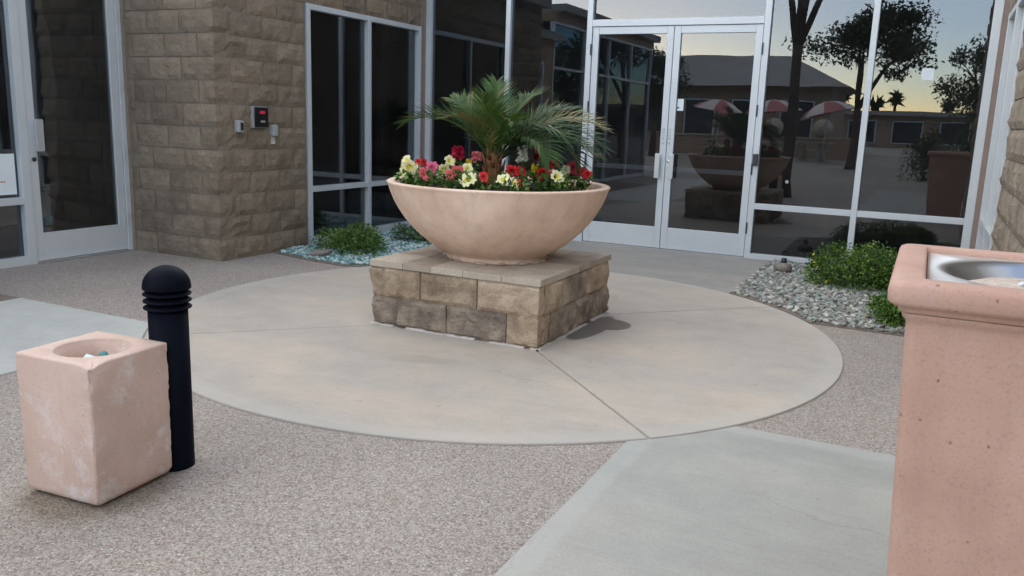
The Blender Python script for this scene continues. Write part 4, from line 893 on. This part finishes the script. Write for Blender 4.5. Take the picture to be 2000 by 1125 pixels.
o = tag(part('paper_scrap', MB().box(-.045, -.012, 0, .045, .012, .004, .001), 'white_paper', None), 'white paper scrap lying inside the square urn', 'litter'); o.location = (UC[0]+.01, UC[1]-0.0, .478); o.rotation_euler = (.5, .25, .35)
o = tag(part('bottle_cap', MB().lathe((0, 0, 0), [(.0, .0), (.014, .0), (.016, .004), (.016, .02), (.012, .024), (0, .025)], 16), 'teal_ink', None), 'green bottle cap lying inside the square urn', 'litter'); o.location = (UC[0]-.0, UC[1]+.045, .475); o.rotation_euler = (.6, .2, 0)
fb = MB(); leaf_quad(fb, Vector((0.475, -3.335, .004)), Vector((.8, .5, .15)), Vector((0, 0, 1)), .045, .036, 0, .25)
tag(part('fallen_leaf', fb, 'palm_yellowing', None, (0.49, -3.32, 0.0)), 'yellow fallen leaf on the paving left of the urn', 'leaf')

# ------------------------------------------------------------------ tall pink receptacle (right)
TC = (3.822, -3.065); tr_ = thing('waste_receptacle', (TC[0], TC[1], 0), 'tall pink concrete waste receptacle with a steel ash tray top', 'waste bin')
lp = [rsq(TC, hh, rd, z) for hh, z, rd in ((.250, .0, .02), (.254, .01, .022)) ]
for i in range(9): lp.append(rsq(TC, .255+.046*i/8, .022, .03+.93*i/8))
lp += [rsq(TC, hh, rd, z) for hh, z, rd in ((.301, .985, .022), (.304, .995, .022), (.309, 1.000, .024), (.312, 1.008, .026), (.313, 1.012, .026))]
part('body', MB().loops(lp, 0, True, True, False), 'receptacle_cast', tr_)
rm = [rsq(TC, hh, rd, z) for hh, z, rd in ((.300, 1.0125, .026), (.316, 1.0135, .026), (.320, 1.018, .027), (.323, 1.025, .028), (.331, 1.028, .030), (.3385, 1.033, .032), (.342, 1.039, .032), (.343, 1.056, .032), (.342, 1.069, .032), (.338, 1.078, .031), (.330, 1.0825, .029), (.315, 1.0835, .028), (.283, 1.0835, .016), (.277, 1.0825, .014), (.274, 1.079, .012), (.272, 1.056, .012))]
part('rim', MB().loops(rm, 0, True, False, False), 'receptacle_cast', tr_)
def tcirc(ref, r_, z):
    return [Vector((TC[0]+r_*(p.x-TC[0])/math.hypot(p.x-TC[0], p.y-TC[1]), TC[1]+r_*(p.y-TC[1])/math.hypot(p.x-TC[0], p.y-TC[1]), z)) for p in ref]
ref = rsq(TC, .271, .012, 1.070); tl = [rsq(TC, .271, .012, 1.050), ref, tcirc(ref, .246, 1.070), tcirc(ref, .240, 1.068), tcirc(ref, .235, 1.065), tcirc(ref, .225, 1.056), tcirc(ref, .15, .986), tcirc(ref, .07, .920), tcirc(ref, .02, .905)]
part('ash_tray', MB().loops(tl, 0, True, False, True), 'stainless', tr_)
HC = (TC[0]-0.03, TC[1]-0.11)
sn = [[Vector((HC[0]+r_*1.25*math.cos(a*math.pi/20), HC[1]+r_*.75*math.sin(a*math.pi/20), z+.006*noise.noise(Vector((r_*40, a*.9, 1))))) for a in range(40)] for r_, z in ((.17, .93), (.165, 1.030), (.15, 1.050), (.11, 1.066), (.06, 1.073), (.01, 1.074))]
part('sand_fill', MB().loops(sn, 0, True, False, True), 'sand', tr_)
random.seed(5)
for k in range(7):
    a = random.uniform(0, 6.28); q = random.uniform(.0, .10); p = Vector((HC[0]+q*1.2*math.cos(a), HC[1]+q*.7*math.sin(a), 1.075-q*.09)); d = rdir(.5); d.z = abs(d.z)*.5+.2
    tag(part('cigarette_butt', MB().tube([p-d*.008, p+d*.022], .004, 8), 'white_paper', None, p), 'cigarette butt stuck in the sand of the steel ash tray', 'cigarette butt', 'cigarette butts in the ash tray')

# ------------------------------------------------------------------ the place behind the camera (seen in the glass)
def tree(name, loc, h, label, crown_c, crown_r, nleaf, tr=.13, forks=3, seed=1, mats=('tree_leaf', 'leaf_dark'), ln=(.05, .10), lumps=26, fork_z=None, group='trees beyond the court'):
    random.seed(seed); t_ = thing(name, loc, label, 'tree', group); b_ = Vector(loc); mb = MB(); cc = b_+Vector(crown_c); fz = fork_z or h*.45
    f = b_+Vector((random.uniform(-.1, .1), random.uniform(-.1, .1), fz))
    mb.tube([b_, b_.lerp(f, .12), b_.lerp(f, .5)+Vector((.04, .03, 0)), f], [tr*1.35, tr, tr*.9, tr*.78], 10)
    limbs = []
    for k in range(forks):
        a = k*6.283/forks+random.uniform(-.4, .4); e = cc+Vector((math.cos(a)*crown_r[0]*.55, math.sin(a)*crown_r[1]*.55, random.uniform(-.1, .5)*crown_r[2])); m_ = f.lerp(e, .5)+Vector((0, 0, .25))
        mb.tube([f-Vector((0, 0, .1)), f.lerp(m_, .5), m_, e], [tr*.6, tr*.5, tr*.36, tr*.12], 8); limbs.append((m_, e))
        for j in range(3):
            s_ = m_.lerp(e, random.uniform(0, .8)); g = s_+Vector((random.uniform(-.5, .5)*crown_r[0], random.uniform(-.5, .5)*crown_r[1], random.uniform(.1, .5)*crown_r[2])); mb.tube([s_, s_.lerp(g, .5)+Vector((0, 0, .08)), g], [tr*.25, tr*.16, tr*.05], 6)
    part('trunk', mb, 'bark', t_)
    lf_ = MB(); cl = []
    for k in range(lumps):
        d = rdir(.1); q = random.uniform(.45, .95); cl.append((cc+Vector((d.x*crown_r[0]*q, d.y*crown_r[1]*q, d.z*crown_r[2]*q)), random.uniform(.22, .42)))
    for k in range(nleaf):
        p, q = random.choice(cl); d = rdir(); rr = q*random.random()**.5; p = p+Vector((d.x*crown_r[0]*rr, d.y*crown_r[1]*rr, d.z*crown_r[2]*rr)); l_ = random.uniform(*ln)
        leaf_quad(lf_, p, rdir(), rdir(.5), l_, l_*.5, random.choice((0, 0, 1)))
    part('crown', lf_, list(mats), t_); return t_
tree('shade_tree', (0.93, -4.92, 0), 6.0, 'forked shade tree just outside the left of the view, mirrored in the right glass', (0.2, -0.6, 5.4), (2.0, 1.9, 1.5), 3800, tr=.12, forks=4, seed=41, fork_z=3.0, group='trees of the court')
tree('shade_tree', (0.95, -20, 0), 5.6, 'bushy round tree mirrored between the window mullions', (0.3, 0, 4.4), (2.3, 2.0, 1.2), 9000, ln=(.10, .19), lumps=40, tr=.15, seed=42, fork_z=2.2)
tree('shade_tree', (5.2, -24, 0), 5.6, 'dark leafy tree mirrored at the right edge of the glass', (0, 0, 3.3), (1.7, 1.5, 1.9), 6000, ln=(.10, .19), tr=.15, seed=43, fork_z=1.5, mats=('leaf_dark', 'leaf_green'))
tree('shade_tree', (-7.4, -23, 0), 5.0, 'dark tree mirrored in the right door leaf', (0, 0, 3.0), (1.6, 1.5, 1.5), 5000, ln=(.10, .19), tr=.15, seed=44, fork_z=1.5, mats=('leaf_dark', 'tree_leaf'))
shrub('tall_shrub', (4.55, -8.2, 0), (0.95, 0.9, 2.3), 'tall dark shrub behind the viewer mirrored in the right window', 5200, ['leaf_dark', 'leaf_green'], ln=(.05, .09), seed=45, lumps=30)
shrub('tall_shrub', (3.4, -15.0, 0), (0.8, 0.8, 1.5), 'rounded dark shrub farther back mirrored in the right window', 3000, ['leaf_dark', 'tree_leaf'], ln=(.06, .10), seed=46, lumps=24)
for k, (x, y, h) in enumerate(((-9, -120, 6.2), (-5, -128, 5.4), (-2, -122, 6.0), (5, -125, 5.2))):
    t_ = thing('fan_palm', (x, y, 0), ('tallest', 'shorter', 'slender', 'rightmost')[k]+' of the far palms on the mirrored skyline', 'palm', 'far palms on the skyline')
    part('trunk', MB().tube([(x, y, 0), (x+.2, y, h*.5), (x+.1, y, h)], [.3, .22, .2], 8), 'bark', t_); random.seed(60+k); mb = MB()
    for j in range(60): d = rdir(.2); leaf_quad(mb, Vector((x+.1, y, h)), d, rdir(.5), random.uniform(1.0, 1.7), .5, 0, .3)
    part('crown', mb, 'leaf_dark', t_)
ob = thing('opposite_building', (-6, -38, 0), 'grey roofed pavilion building across the court mirrored in the glass', 'building')
part('wall', MB().box(-16, -44, 0, -1.6, -36, 3.6), 'stucco', ob)
part('roof', MB().add([(-17, -45, 3.6), (-0.6, -45, 3.6), (-0.6, -35, 3.6), (-17, -35, 3.6), (-13, -40, 5.6), (-4.6, -40, 5.6)], [(3, 2, 5, 4), (2, 1, 5), (1, 0, 4, 5), (0, 3, 4), (0, 1, 2, 3)]), 'roof_grey', ob)
for k in range(5): f_ = pbox('window', ob, 'aluminium', -15+k*2.7, -35.96, .5, -13.2+k*2.7, -35.90, 2.9); part('pane', MB().box(-14.92+k*2.7, -35.9, .58, -13.28+k*2.7, -35.88, 2.82), 'gasket', f_)
fb_ = thing('far_building', (8, -75, 0), 'long low building on the mirrored horizon', 'building')
part('wall', MB().box(-14, -84, 0, 26, -75, 2.9), 'stucco', fb_); part('roof', MB().box(-14.6, -84.6, 2.9, 26.6, -74.2, 3.3), 'roof_grey', fb_)
for k in range(9): f_ = pbox('window', fb_, 'aluminium', -12+k*4, -74.96, .3, -9.4+k*4, -74.9, 2.4); part('pane', MB().box(-11.9+k*4, -74.9, .4, -9.5+k*4, -74.88, 2.3), 'gasket', f_)
def umbrella(x, y, tilt, lb):
    t_ = thing('patio_umbrella', (x, y, 0), lb, 'umbrella', 'patio umbrellas'); c_ = Vector((x, y, 2.05)); part('pole', MB().tube([(x, y, 0), (x, y, 2.55)], .022, 10), 'aluminium', t_)
    Rm = Matrix.Rotation(tilt, 3, 'Y'); n_ = 8
    for k in range(n_):
        a0, a1 = k*2*math.pi/n_, (k+1)*2*math.pi/n_; pts = []
        for r_, z in ((.02, .55), (.5, .44), (.95, .22), (1.25, 0.0)):
            for q in range(4): a = a0+(a1-a0)*q/3; rr = r_*(1-.05*math.sin(math.pi*q/3)); pts.append(c_+Rm @ Vector((rr*math.cos(a), rr*math.sin(a), z)))
        fs = [(i*4+q, i*4+q+1, i*4+q+5, i*4+q+4) for i in range(3) for q in range(3)]
        part('canopy_panel', MB().add(pts, fs, 0, True), 'umbrella_red' if k % 2 else 'umbrella_white', t_)
umbrella(-5.4, -26.4, .18, 'leftmost striped patio umbrella mirrored in the right door leaf'); umbrella(-2.9, -25.5, -.1, 'striped patio umbrella mirrored behind the door jamb'); umbrella(-0.7, -26.5, -.25, 'tilted striped patio umbrella mirrored beside the tree trunk')
def picnic(x, y, lb):
    t_ = thing('picnic_table', (x, y, 0), lb, 'table', 'concrete picnic tables'); part('table_top', MB().box(x-.8, y-.4, .70, x+.8, y+.4, .78, .01), 'cap_stone', t_)
    for s_ in (-.45, .45): part('leg', MB().box(x+s_-.12, y-.25, 0, x+s_+.12, y+.25, .70, .01), 'cap_stone', t_)
    for s_ in (-.85, .85):
        e = part('bench', MB().box(x-.7, y+s_-.16, .40, x+.7, y+s_+.16, .46, .01).box(x-.45, y+s_-.12, 0, x-.3, y+s_+.12, .40).box(x+.3, y+s_-.12, 0, x+.45, y+s_+.12, .40), 'cap_stone', t_)
picnic(-5.4, -27.5, 'concrete picnic table under the leftmost umbrella'); picnic(-1.3, -27.5, 'concrete picnic table mirrored right of the tree trunk'); picnic(-2.9, -25.5, 'concrete picnic table under the middle umbrella')
lw_ = thing('low_wall', (-3, -30, 0), 'low tan seat wall behind the picnic tables', 'wall'); part('wall_body', MB().box(-11, -31, 0, 0.4, -30.6, .9), 'stucco', lw_); part('coping', MB().box(-11.05, -31.05, .9, .45, -30.55, .97, .01), 'cap_stone', lw_)
for k, x in enumerate((-3.6, -1.3)):
    tag(part('stone_ball', MB().lathe((x, -30.8, .97), [(.45*math.sin(a), .45-.45*math.cos(a)) for a in [i*math.pi/12 for i in range(13)]], 24), 'cap_stone', None, (x, -30.8, .97)), ('left', 'right')[k]+' of two round stone balls on the low wall', 'stone ball', 'stone balls on the wall')
